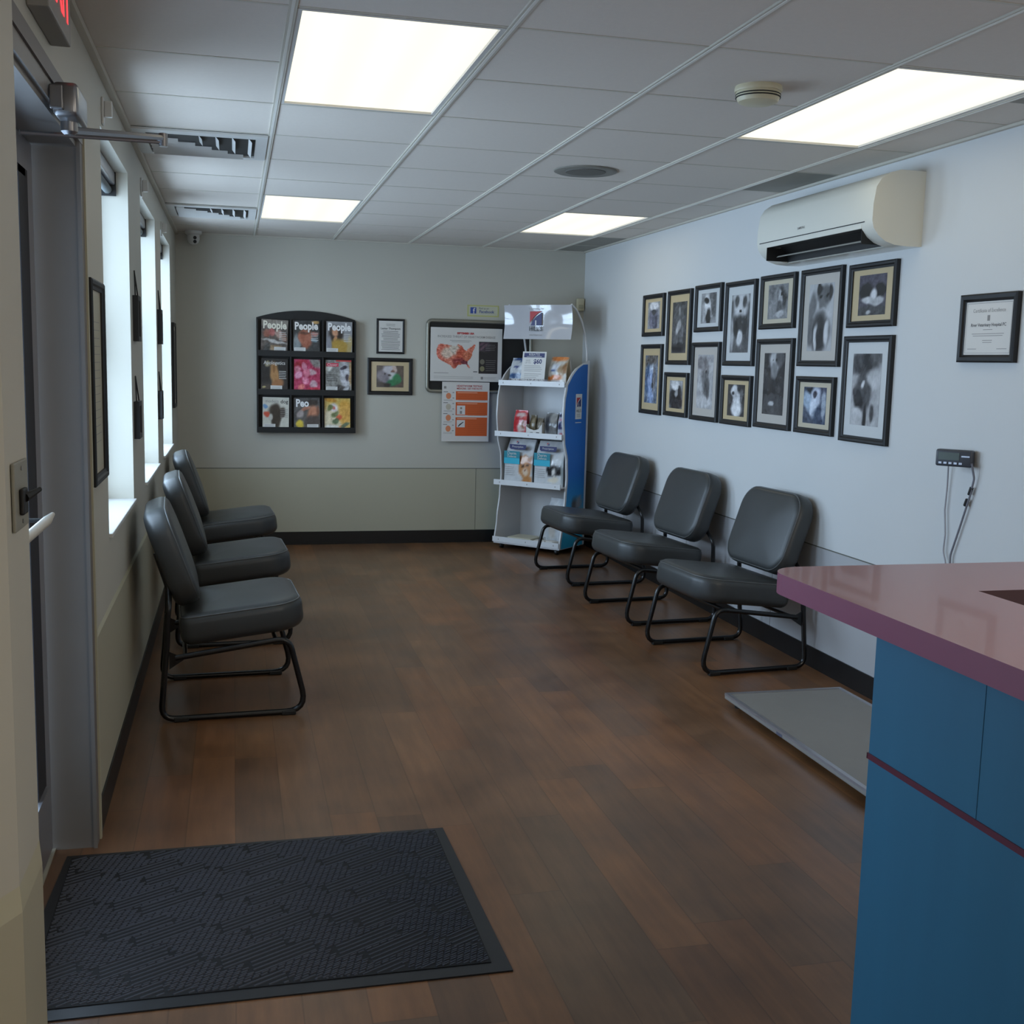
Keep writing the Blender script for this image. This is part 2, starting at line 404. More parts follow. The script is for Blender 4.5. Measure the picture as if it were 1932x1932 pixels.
# ------------------------------------------------------------------ ceiling with T-bar grid, fixtures let into it
GXS = [GX + i * T for i in range(-1, 7)]; KY = [GY + k * T for k in range(-10, 11)]
light_cells = {(1, 0), (1, 1), (4, 0), (4, 1), (1, 6), (1, 7), (4, 6), (4, 7)}
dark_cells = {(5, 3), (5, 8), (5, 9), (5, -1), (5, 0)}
b = MB()
for i in range(-1, 7):
    for k in range(-10, 11):
        if (i, k) in light_cells: continue
        x0, y0 = GX + i * T, GY + k * T
        if x0 > XR: continue
        x1, y1 = min(x0 + T, XR + .1), min(y0 + T, YW + .1)
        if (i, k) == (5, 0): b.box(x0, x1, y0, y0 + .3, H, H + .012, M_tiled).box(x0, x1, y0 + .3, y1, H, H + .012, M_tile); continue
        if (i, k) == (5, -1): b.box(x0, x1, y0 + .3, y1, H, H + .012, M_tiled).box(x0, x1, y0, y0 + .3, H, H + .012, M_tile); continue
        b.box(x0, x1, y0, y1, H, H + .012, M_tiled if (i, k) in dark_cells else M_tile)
for i in range(1, 6):
    x = GX + i * T
    b.box(x - .012, x + .012, YB, YW, H - .006, H + .004, M_grid).box(x - .0045, x + .0045, YB, YW, H - .0075, H - .006, M_gridw)
x = GX + 2 * T
for k in range(-9, 11):
    y = GY + k * T
    if y > YW: continue
    for i in range(0, 6):
        x0, x1 = max(GX + i * T, XL), min(GX + (i + 1) * T, XR)
        if (i, k) in {(1, 1), (4, 1), (1, 7), (4, 7)}: continue
        b.box(x0 + .012, x1 - .012, y - .007, y + .007, H - .0015, H + .004, M_grid)
b.box(-1.05, XR + .15, YB - .1, YW + .15, H + .10, H + .14, M_tile)
structure(b.build('ceiling'))

def ceiling_light(i, k, label):
    cx, cy = GX + (i + .5) * T, GY + (k + 1) * T
    t = thing('ceiling_light', label, 'ceiling light', (cx, cy, H), 0, 'recessed fluorescent ceiling lights')
    b = MB(); wx, wy = T / 2 - .013, T - .013
    b.add([(sx * (wx - i_), sy * (wy - i_), z) for (i_, z) in ((0, .03), (0, -.002), (.014, -.002), (.016, .01)) for (sx, sy) in ((-1, -1), (1, -1), (1, 1), (-1, 1))],
          [(j * 4 + q, j * 4 + (q + 1) % 4, (j + 1) * 4 + (q + 1) % 4, (j + 1) * 4 + q) for j in range(3) for q in range(4)], M_white)
    b.build('frame', t)
    MB().box(-wx + .014, wx - .014, -wy + .014, wy - .014, .006, .012, M_lens).build('diffuser', t)
ceiling_light(1, 0, 'large glowing ceiling panel near the door, upper left of the photo')
ceiling_light(4, 0, 'glowing ceiling panel beside the smoke detector, above the counter side')
ceiling_light(1, 6, 'small looking lit ceiling panel near the back wall above the magazine rack')
ceiling_light(4, 6, 'lit ceiling panel in the far right corner beyond the round grille')

def vent(k, label):
    x0, x1, y0, y1 = XL + .022, GX + T - .012, GY + k * T + .01, GY + (k + 1) * T - .01
    t = thing('ceiling_vent', label, 'vent', ((x0 + x1) / 2, (y0 + y1) / 2, H), 0, 'square ceiling vents along the left wall')
    w2_, h2 = (x1 - x0) / 2, (y1 - y0) / 2
    MB().box(-w2_, w2_, -h2, h2, -.003, -.001, M_blkm).build('backing', t)
    b = MB(); b.box(-w2_, w2_, -h2, -h2 + .07, -.012, -.003, M_white).box(-w2_, w2_, h2 - .05, h2, -.012, -.003, M_white)
    b.box(-w2_, -w2_ + .05, -h2 + .07, h2 - .05, -.012, -.003, M_white).box(w2_ - .05, w2_, -h2 + .07, h2 - .05, -.012, -.003, M_white); b.build('frame', t)
    def slat(p, q):
        p, q = Vector(p), Vector(q); d = (q - p).normalized(); n = Vector((-d.y, d.x, 0)) * .014; z0, z1 = Vector((0, 0, -.004)), Vector((0, 0, -.022))
        b = MB(); u = Vector((0, 0, .0018))
        b.add([p + z0, q + z0, q + n + z1, p + n + z1, p + z0 - u, q + z0 - u, q + n + z1 - u, p + n + z1 - u], [(0, 1, 2, 3), (4, 7, 6, 5), (0, 4, 5, 1), (3, 2, 6, 7), (0, 3, 7, 4), (1, 5, 6, 2)], M_white)
        b.build('slat', t)
    for j in range(6):
        y = h2 - .08 - j * .075; slat((-w2_ + .06, y, 0), (w2_ - .10 - j * .07, y, 0))
    for j in range(4):
        x = w2_ - .08 - j * .07; slat((x, h2 - .12 - j * .075, 0), (x, -h2 + .09, 0))
vent(3, 'nearer square air vent in the ceiling, beside the first window')
vent(7, 'farther square air vent in the ceiling, near the security camera')

t = thing('smoke_detector', 'round cream smoke detector on the ceiling', 'smoke detector', (1.725, 3.63, H))
MB().lathe([(0.02, 0), (.078, 0), (.08, -.012), (.078, -.018)], (0, 0, 0), M_cream).build('base', t, 40)
MB().lathe([(.074, -.018), (.074, -.034), (.066, -.05), (.05, -.056), (.0, -.057)], (0, 0, 0), M_cream).build('cap', t, 40)
b = MB()
for z in (-.026, -.034):
    b.lathe([(.0745, z), (.0755, z), (.0755, z - .0035), (.0745, z - .0035)], (0, 0, 0), M_blkm)
b.build('slot', t)
t = thing('ceiling_speaker', 'round grey grille set in the ceiling tiles', 'speaker', (1.68, 5.42, H))
MB().lathe([(.10, -.001), (.155, -.001), (.155, -.006), (.145, -.010), (.098, -.006)], (0, 0, 0), mat('grey_plastic', (128, 126, 118), .5), 40).build('rim', t, 30)
MB().lathe([(.0, -.001), (.10, -.001), (.098, -.009), (.06, -.012), (.0, -.013)], (0, 0, 0), mat('grey_grille', (100, 98, 92), .6, bump=.5, bscale=900), 40).build('grille', t, 30)
t = thing('security_camera', 'small white security camera on the ceiling in the back left corner', 'camera', (-.29, 9.11, H))
MB().lathe([(.0, -.001), (.062, -.001), (.062, -.022), (.05, -.03), (.0, -.03)], (0, 0, 0), M_white).build('mount', t, 40)
MB().lathe([(.0, -.03), (.044, -.03), (.046, -.065), (.036, -.09), (.018, -.102), (.0, -.104)], (0, 0, 0), M_white).build('dome', t, 50)
for z in (-.055, -.084):
    MB().lathe([(0, -.050), (.013, -.050), (.013, -.042), (0, -.03)], (.012, 0, z), M_blk, 16, 'y').build('lens', t, 40)

# ------------------------------------------------------------------ windows
for i, (a, c) in enumerate(WINS):
    t = sempty('window_%d' % (i + 1), (0, 0, 0))
    xg = XL - .15
    b = MB()
    for (y0, y1, z0, z1) in ((a, a + .05, WZ0, WZ1), (c - .05, c, WZ0, WZ1), (a + .05, c - .05, WZ0, WZ0 + .05), (a + .05, c - .05, WZ1 - .05, WZ1), (a + .05, c - .05, 1.55, 1.59)):
        b.box(xg - .045, xg, y0, y1, z0, z1, M_white)
    b.build('window_frame', t)
    MB().box(xg - .026, xg - .022, a + .05, c - .05, WZ0 + .05, WZ1 - .05, M_glass).build('pane', t)
    b = MB(); b.bbox(xg, XL + .012, a, c, WZ0 - .004, WZ0 + .012, .003, M_white); b.build('window_sill', t)
    r = thing('window_shade', ['raised window shade in the nearest window', 'raised window shade in the middle window of the left wall', 'raised window shade in the farthest window of the left wall'][i], 'window shade', (XL - .05, (a + c) / 2, WZ1), PI / 2, 'raised window shades')
    hw = (c - a) / 2 - .01
    MB().bbox(-hw, hw, .0, .055, -.055, -.002, .006, M_alu).build('headrail', r, 40)
    MB().tube([(-hw + .01, .03, -.075), (hw - .01, .03, -.075)], .018, mat('shade_roll', (96, 104, 106), .6)).build('roll', r, 40)
    MB().box(hw - .004, hw, -.004, .06, -.10, -.002, M_blkm).build('bracket', r); MB().box(-hw, -hw + .004, -.004, .06, -.10, -.002, M_blkm).build('bracket', r)
for y, zc, lb in ((4.20, 2.33, 'above the near corner of the nearest window'), (5.86, 2.31, 'between the nearest and middle windows, near the ceiling'), (7.42, 2.28, 'beside the top of the farthest window')):
    t = thing('curtain_bracket', 'small white wall bracket ' + lb, 'bracket', (XL, y, zc), PI / 2, 'white brackets above the windows')
    MB().bbox(-.02, .02, -.008, 0, -.045, .045, .003, M_white).build('plate', t)
    MB().bbox(-.01, .01, -.035, -.008, -.02, .035, .004, M_white).build('hook', t)

# ------------------------------------------------------------------ door in the left wall
t = sempty('door_1')
b = MB()
b.box(-.60, XL, 3.50, 3.54, 0, 2.12, M_jamb).box(-.60, XL, 2.11, 2.13, 0, 2.12, M_jamb).box(-.60, XL, 2.13, 3.50, 2.09, 2.12, M_jamb)
b.box(XL, XL + .010, 3.497, 3.560, 0, 2.12, M_jambd).box(XL, XL + .012, 2.111, 3.555, 2.105, 2.15, M_jamb).box(XL, XL + .018, 2.111, 3.585, 2.15, 2.19, M_jambd)
b.box(XL, XL + .0115, 3.492, 3.497, 0, 2.11, M_jamb); b.box(XL, XL + .016, 3.560, 3.58, 0, 2.15, M_cap)
b.build('door_frame', t)
b = MB(); xd = -.545
for (y0, y1, z0, z1) in ((2.46, 2.56, .02, 2.085), (3.375, 3.475, .02, 2.085), (2.56, 3.375, .02, .25), (2.56, 3.375, 2.0, 2.085), (2.40, 2.455, .0, 2.09), (2.13, 2.40, 0, .1), (2.13, 2.40, 2.03, 2.09)):
    b.box(xd - .04, xd, y0, y1, z0, z1, M_alu)
b.build('door_leaf', t)
b = MB()
b.box(xd - .004, xd + .002, 3.25, 3.385, .25, 2.0, M_alud).box(xd - .004, xd + .002, 2.56, 2.58, .25, 2.0, M_alud).box(xd - .004, xd + .002, 2.58, 3.355, 1.98, 2.0, M_alud)
b.build('gasket', t)
MB().box(xd - .022, xd - .018, 2.56, 3.375, .25, 2.0, M_glass).box(xd - .022, xd - .018, 2.13, 2.40, .1, 2.03, M_glass).build('pane', t)
MB().box(xd, xd + .012, 2.56, 3.375, .235, .252, M_alu).build('glass_bead', t)
b = MB(); b.tube([(xd, 2.75, 1.09), (-.46, 2.75, 1.09)], .006, M_steel, 8).tube([(xd, 3.0, 1.09), (-.46, 3.0, 1.09)], .006, M_blkm, 8); b.build('handle_post', t, 40); b = MB(); pts = [(-.46, 2.56, 1.092), (-.458, 2.8, 1.092), (-.46, 3.0, 1.09), (-.466, 3.13, 1.088)]; old = [(xd, 2.58, 1.075), (xd + .05, 2.60, 1.075), (xd + .082, 2.75, 1.075), (xd + .085, 2.95, 1.075), (xd + .075, 3.15, 1.075), (xd + .05, 3.30, 1.075), (xd, 3.36, 1.075)]
b.tube(fillet(pts, .08), [.012] * 15 + [.006], mat('white_painted_handle', (214, 208, 196), .35), 12); b.build('door_handle', t, 50)
MB().box(-.62, -.54, 2.13, 3.50, 0, .006, mat('threshold', (150, 144, 128), .5)).build('threshold', t)

t = thing('door_closer', 'grey metal door closer on the door header, its arm swung out', 'door closer', (-.415, 3.02, 2.10), PI / 2)
b = MB(); b.bbox(-.085, .10, -.062, -.004, -.032, .046, .012, M_steel, 3); b.build('body', t, 40)
b = MB(); b.bbox(-.10, -.087, -.03, 0, -.02, .035, .003, M_steel); b.box(-.0885, -.085, -.030, -.018, -.02, .03, M_blkm); b.build('bracket', t)
MB().lathe([(0, .0), (.02, .0), (.02, -.022), (.012, -.03), (0, -.03)], (.0, -.03, -.032), M_steel, 16).build('pivot', t, 40)
# arm to the elbow (local x = world +y, local -y = into the room)
MB().tube([(0, -.03, -.052), (.26, -.235, -.008)], [.011, .009], M_steel, 8).build('main_arm', t, 40)
MB().tube([(.26, -.235, -.018), (.10, .10, -.045)], .006, M_steel, 8).build('forearm', t, 40)
MB().lathe([(0, .0), (.012, .0), (.012, -.034), (0, -.034)], (.26, -.235, .004), M_steel, 14).build('elbow', t, 40)

t = thing('exit_sign', 'white exit sign with red letters above the door', 'sign', (XL, 2.90, 2.255), PI / 2)
MB().bbox(-.17, .17, -.048, 0, 0, .18, .004, mat('sign_housing', (150, 148, 142), .5)).build('housing', t)
b = MB(); b.text('EXIT', .155, 0, .09, -.0492, emat('exit_red', (1.0, .05, .06), 1.6), sx=.95, bold=.004); b.build('lettering', t)

t = thing('light_switch', 'grey switch plate with a black lever on the near wall beside the door', 'switch', (-.3545, 2.022, 1.272), PI / 2)
MB().bbox(-.060, .060, -.006, 0, -.057, .057, .002, mat('switch_plate', (140, 138, 126), .4)).build('plate', t)
MB().bbox(-.028, .012, -.014, -.006, -.032, .012, .003, M_blkm).build('switch_body', t)
b = MB(); b.tube([(-.01, -.012, -.004), (.03, -.03, .006)], [.008, .004], M_blkm, 8); b.build('lever', t)
b = MB()
for z in (-.045, .045): MB().lathe([(0, -.0075), (.004, -.0075), (.004, -.006), (0, -.006)], (0, 0, z), M_steel, 10, 'y').build('screw', t)

# ------------------------------------------------------------------ framed pictures
PROF = [(0, 0), (0, -.020), (.006, -.024), (.016, -.023), (.021, -.018), (.030, -.016), (.030, 0)]
def picture(name, label, cat, loc, rz, w_, h_, mount, pw, ph, art, group=None, prof=PROF, inset=.028, dz=0.0, nx=34, nz=44, mountname='mount'):
    t = thing(name, label, cat, loc, rz, group)
    recalc(MB().frame(w_, h_, prof, M_frame).build('frame', t))
    MB().box(-w_ / 2 + inset, w_ / 2 - inset, -.010, -.002, -h_ / 2 + inset, h_ / 2 - inset, mount).build(mountname, t)
    mo_ = t.children[-1]
    if art: MB().art(-pw / 2, pw / 2, -ph / 2 + dz, ph / 2 + dz, -.0106, M_print, art, nx, nz).build('photograph', [c for c in t.children if c.name.startswith('mount')][0])
    return t
MT = mat('mount_tan', (196, 176, 138), .35, var=.02, coat=.2); MP = mat('mount_pale', (190, 184, 176), .35, var=.02, coat=.2); MWH = mat('mount_white', (204, 206, 206), .35, var=.02, coat=.2)
MI = mat('mount_ivory', (196, 186, 164), .35, var=.02, coat=.2)
def g(v): return (v, v, v + 2)
PHOTOS = [
 ('a', 7.53, 1.868, .40, .292, MT, paint(g(150), [(.5, .4, .38, .5, 0, (92, 92, 108)), (.5, .84, .34, .16, 0, (222, 222, 228)), (.5, .62, .18, .1, 0, g(40)), (.3, .3, .1, .3, .2, (120, 118, 136)), (.7, .25, .1, .25, 0, (66, 64, 80))], 26, 1), 'small framed photo of a grey cat under a white cap, top row farthest left'),
 ('b', 7.534, 1.422, .40, .49, MT, paint((112, 122, 138), [(.5, .9, .6, .14, .2, (96, 92, 88)), (.35, .5, .3, .3, .6, (60, 90, 128)), (.55, .7, .2, .12, 0, (196, 204, 216)), (.5, .3, .25, .4, .1, (150, 170, 208)), (.7, .5, .12, .3, 0, (110, 108, 112)), (.6, .36, .08, .05, 0, g(30))], 40, 2, nscale=9), 'tall framed photo of a pale dog in blue water, bottom row farthest left'),
 ('c', 7.052, 1.772, .40, .49, MT, paint(g(66), [(.5, .5, .4, .4, 0, g(92)), (.45, .52, .22, .1, .5, g(176)), (.5, .82, .1, .08, 0, g(140)), (.5, .1, .5, .08, 0, g(26))], 24, 3), 'tall framed dark photo of a faint face in tan mount, top row'),
 ('d', 7.06, 1.33, .40, .292, MT, paint(g(150), [(.5, .3, .5, .5, 0, g(42)), (.45, .82, .3, .2, 0, g(215)), (.55, .55, .2, .12, .4, g(160)), (.75, .6, .12, .2, 0, g(30))], 26, 4), 'small framed photo of a dark dog with white head, second from left, bottom row'),
 ('e', 6.585, 1.88, .40, .292, MWH, paint(g(150), [(.8, .7, .28, .5, .2, g(96)), (.45, .45, .2, .55, .2, g(226)), (.35, .75, .14, .1, 0, g(30)), (.5, .18, .16, .3, 0, g(28)), (.2, .3, .12, .3, 0, g(170))], 22, 5), 'small framed photo of a white dog with black eye patch, top row'),
 ('f', 6.59, 1.425, .42, .49, MP, paint(g(176), [(.5, .62, .24, .34, .2, g(112)), (.62, .34, .16, .24, .15, g(84)), (.5, .8, .14, .12, 0, g(128)), (.2, .85, .2, .12, 0, g(126)), (.4, .12, .5, .12, 0, g(192)), (.55, .68, .05, .03, 0, g(40))], 24, 6), 'tall framed pale photo of a leaning grey dog, bottom row'),
 ('g', 6.125, 1.772, .40, .49, MWH, paint(g(88), [(.5, .95, .5, .12, 0, g(190)), (.5, .78, .38, .22, 0, g(204)), (.3, .88, .12, .1, .5, g(70)), (.72, .88, .12, .1, -.5, g(80)), (.5, .45, .44, .2, 0, g(52)), (.5, .24, .15, .12, .3, g(222)), (.5, .72, .06, .03, 0, g(30)), (.08, .3, .1, .3, 0, g(170))], 18, 7), 'tall framed photo of a fluffy white faced dog, top row'),
 ('h', 6.128, 1.326, .40, .292, MT, paint(g(54), [(.4, .78, .2, .2, 0, g(216)), (.55, .55, .24, .24, .2, g(190)), (.55, .25, .3, .3, .1, g(230)), (.32, .72, .07, .06, 0, g(60)), (.8, .65, .1, .2, 0, g(110))], 22, 8), 'small framed photo of a sitting white dog on a dark ground, bottom row'),
 ('i', 5.662, 1.877, .40, .292, MI, paint(g(136), [(.2, .8, .2, .2, 0, g(112)), (.72, .6, .22, .34, .3, g(62)), (.62, .55, .1, .3, .2, g(168)), (.6, .3, .16, .2, 0, g(92)), (.6, .14, .2, .1, 0, g(184)), (.66, .7, .05, .05, 0, g(20))], 18, 9), 'small framed photo of a dark dog head on grey, top row between two tall photos'),
 ('j', 5.662, 1.433, .42, .49, MP, paint(g(58), [(.5, .86, .26, .16, 0, g(184)), (.5, .72, .16, .12, 0, g(128)), (.75, .9, .2, .12, 0, g(92)), (.4, .36, .4, .03, 0, g(22)), (.5, .15, .5, .22, 0, g(76)), (.4, .17, .12, .03, 0, g(190)), (.42, .88, .03, .02, 0, g(40)), (.58, .88, .03, .02, 0, g(40))], 12, 10), 'tall framed photo of a white cat face, bottom row'),
 ('k', 5.192, 1.777, .41, .49, MP, paint(g(184), [(.15, .62, .16, .26, -.4, g(112)), (.62, .84, .26, .15, 0, g(96)), (.42, .93, .1, .08, .5, g(40)), (.86, .86, .08, .12, 0, g(52)), (.55, .66, .14, .14, 0, g(110)), (.55, .52, .34, .10, .1, g(196)), (.5, .26, .36, .30, 0, g(52)), (.32, .2, .07, .2, 0, g(205)), (.78, .26, .07, .2, 0, g(205)), (.1, .28, .1, .2, 0, g(104)), (.5, .82, .05, .02, 0, g(30)), (.72, .82, .05, .02, 0, g(30))], 8, 11), 'tall framed photo of a boxer dog standing with white legs, top row'),
 ('l', 5.20, 1.335, .385, .292, MI, paint((70, 80, 98), [(.3, .88, .2, .12, 0, (30, 34, 40)), (.55, .75, .2, .28, .1, (196, 204, 220)), (.2, .6, .2, .3, .6, (168, 186, 206)), (.45, .45, .14, .3, 0, (214, 222, 236)), (.5, .8, .08, .1, 0, (60, 60, 70)), (.75, .2, .3, .25, 0, (60, 74, 96)), (.9, .5, .1, .4, 0, (160, 170, 184))], 18, 12), 'small framed bluish photo of a spotted dog, bottom row second from right'),
 ('m', 4.726, 1.865, .40, .295, MT, paint((80, 76, 86), [(.5, .9, .6, .25, 0, (84, 80, 92)), (.25, .6, .26, .18, .2, g(40)), (.8, .6, .2, .18, .2, g(38)), (.55, .5, .14, .14, .4, g(216)), (.4, .36, .3, .08, -.1, g(196)), (.7, .34, .26, .10, .2, g(180)), (.5, .1, .6, .14, 0, g(74)), (.4, .06, .08, .06, 0, g(180))], 14, 13), 'small framed photo of white dogs against dark bushes, rightmost of the top row'),
 ('n', 4.73, 1.428, .41, .50, MWH, paint(g(176), [(.4, .86, .5, .16, 0, g(70)), (.85, .95, .3, .08, 0, g(90)), (.5, .72, .2, .26, 0, g(44)), (.45, .5, .26, .34, .1, g(74)), (.22, .36, .12, .2, .5, g(38)), (.5, .12, .08, .16, 0, g(40)), (.75, .18, .06, .12, 0, g(60)), (.4, .56, .07, .04, .4, g(214)), (.12, .48, .08, .05, 0, g(66)), (.8, .66, .26, .14, 0, g(190)), (.2, .12, .2, .12, 0, g(196))], 16, 14), 'tall framed photo of a dark dog running on snow, bottom row rightmost'),
]
for (n, yc, zc, w_, h_, mo, art, lab) in PHOTOS:
    tall = h_ > .4
    picture('framed_photo', lab, 'picture frame', (XR, yc, zc), -PI / 2, w_, h_, mo, .245 if tall else .23, .335 if tall else .185, art, 'framed pet photos on the right wall')

# certificate on the right wall
t = picture('framed_certificate', 'framed white certificate with black text on the right wall', 'picture frame', (XR, 3.877, 1.693), -PI / 2, .345, .268, MP, .1, .1, None,
            prof=[(0, 0), (0, -.02), (.006, -.024), (.020, -.022), (.026, -.014), (.030, -.012), (.030, 0)])
b = MB(); b.rect(-.144, .144, -.106, .106, -.0105, M_paper)
b.frame(.272, .196, [(0, -.0108), (.0015, -.0108), (.0015, -.0109), (0, -.0109)], M_inkg)
b.text('Certificate of Excellence', .021, 0, .068, -.011, M_inkg, sx=.95)
b.text('River Veterinary Hospital PC', .0185, 0, .012, -.011, M_ink, sx=.98, bold=.0002)
b.rect(-.008, .008, .028, .05, -.011, M_inkg)
b.lines(-.03, .03, -.012, .0, 1, -.011, M_inkg); b.lines(-.10, .10, -.034, -.018, 2, -.011, M_inkg, center=True); b.lines(-.03, .03, -.06, -.044, 2, -.011, M_inkg, center=True)
b.lines(-.12, -.06, -.088, -.074, 1, -.011, M_inkg); b.lines(.06, .12, -.088, -.074, 1, -.011, M_inkg)
b.build('certificate', t)

# pictures on the left wall
t = picture('framed_poster', 'tall black framed notice on the left wall beside the door', 'picture frame', (XL, 3.775, 1.42), PI / 2, .345, .63, MI, .1, .1, None)
b = MB(); b.rect(-.13, .13, -.27, .27, -.0105, mat('aged_paper', (176, 172, 150), .4)); b.lines(-.10, .10, -.2, .2, 16, -.011, M_inkg, center=True); b.build('notice', t)
for (y, z, w_, h_, lab, hang) in ((5.345, 1.668, .15, .20, 'black picture frame hung by a cord between the nearest and middle windows, upper one', .11),
                                  (5.30, 1.22, .15, .165, 'black picture frame hung by a cord between the nearest and middle windows, lower one', .11),
                                  (6.99, 1.672, .13, .20, 'black picture frame hung by a cord between the middle and farthest windows, upper one', .11),
                                  (6.94, 1.218, .13, .165, 'black picture frame hung by a cord between the middle and farthest windows, lower one', .11)):
    t = picture('hanging_picture', lab, 'picture frame', (XL, y, z), PI / 2, w_, h_, MI, w_ - .07, h_ - .07, paint(g(120), [(.5, .5, .3, .3, 0, g(60))], 20, 3), 'corded frames between the windows', prof=[(0, 0), (0, -.024), (.02, -.024), (.025, -.012), (.025, 0)], inset=.024, nx=6, nz=6)
    MB().tube([(-w_ / 2 + .01, -.012, h_ / 2), (0, -.004, h_ / 2 + hang), (w_ / 2 - .01, -.012, h_ / 2)], .003, M_blkm, 6).build('hanging_cord', t)
t = picture('framed_poster', 'narrow looking dark frame on the left wall between the farthest window and the back corner', 'picture frame', (XL, 8.62, 1.437), PI / 2, .32, .61, MI, .2, .5, paint(g(150), [(.5, .5, .3, .3, 0, g(90))], 20, 3), prof=[(0, 0), (0, -.018), (.02, -.018), (.025, -.012), (.025, 0)], inset=.024, nx=8, nz=8)

# ------------------------------------------------------------------ back wall: magazine rack and magazines
RX0, RX1, RZ0, RZ1, RZT = .176, .955, .917, 1.822, 1.885
rcx = (RX0 + RX1) / 2; rw = (RX1 - RX0) / 2
t = thing('magazine_rack', 'black wall rack with an arched top holding nine magazines', 'magazine rack', (rcx, YW, RZ0))
hh = RZ1 - RZ0; top = RZT - RZ0
R_ = (rw * rw + (top - hh) ** 2) / (2 * (top - hh)); ang = math.asin(rw / R_)
pts = [(-rw, 0), (rw, 0)] + [(R_ * math.sin(ang - 2 * ang * k / 14), top - R_ + R_ * math.cos(ang - 2 * ang * k / 14)) for k in range(15)]
MB().prism(pts, -.012, 0, M_blkm, 'xz').build('back_panel', t)
cw = (2 * rw - .024) / 3; rowz = [.03, .335, .64]
for x in (-rw + .006, -rw + .012 + cw, -rw + .012 + 2 * cw, rw - .006):
    MB().box(x - .006, x + .006, -.075, -.012, 0, hh - .01, M_blkm).build('divider', t)
for z in (0, .300, .604):
    b = MB(); b.box(-rw + .012, rw - .012, -.075, -.012, z, z + .012, M_blkm).box(-rw + .012, rw - .012, -.077, -.071, z, z + .045, M_blkm); b.build('shelf', t)
SKIN = (176, 112, 84)
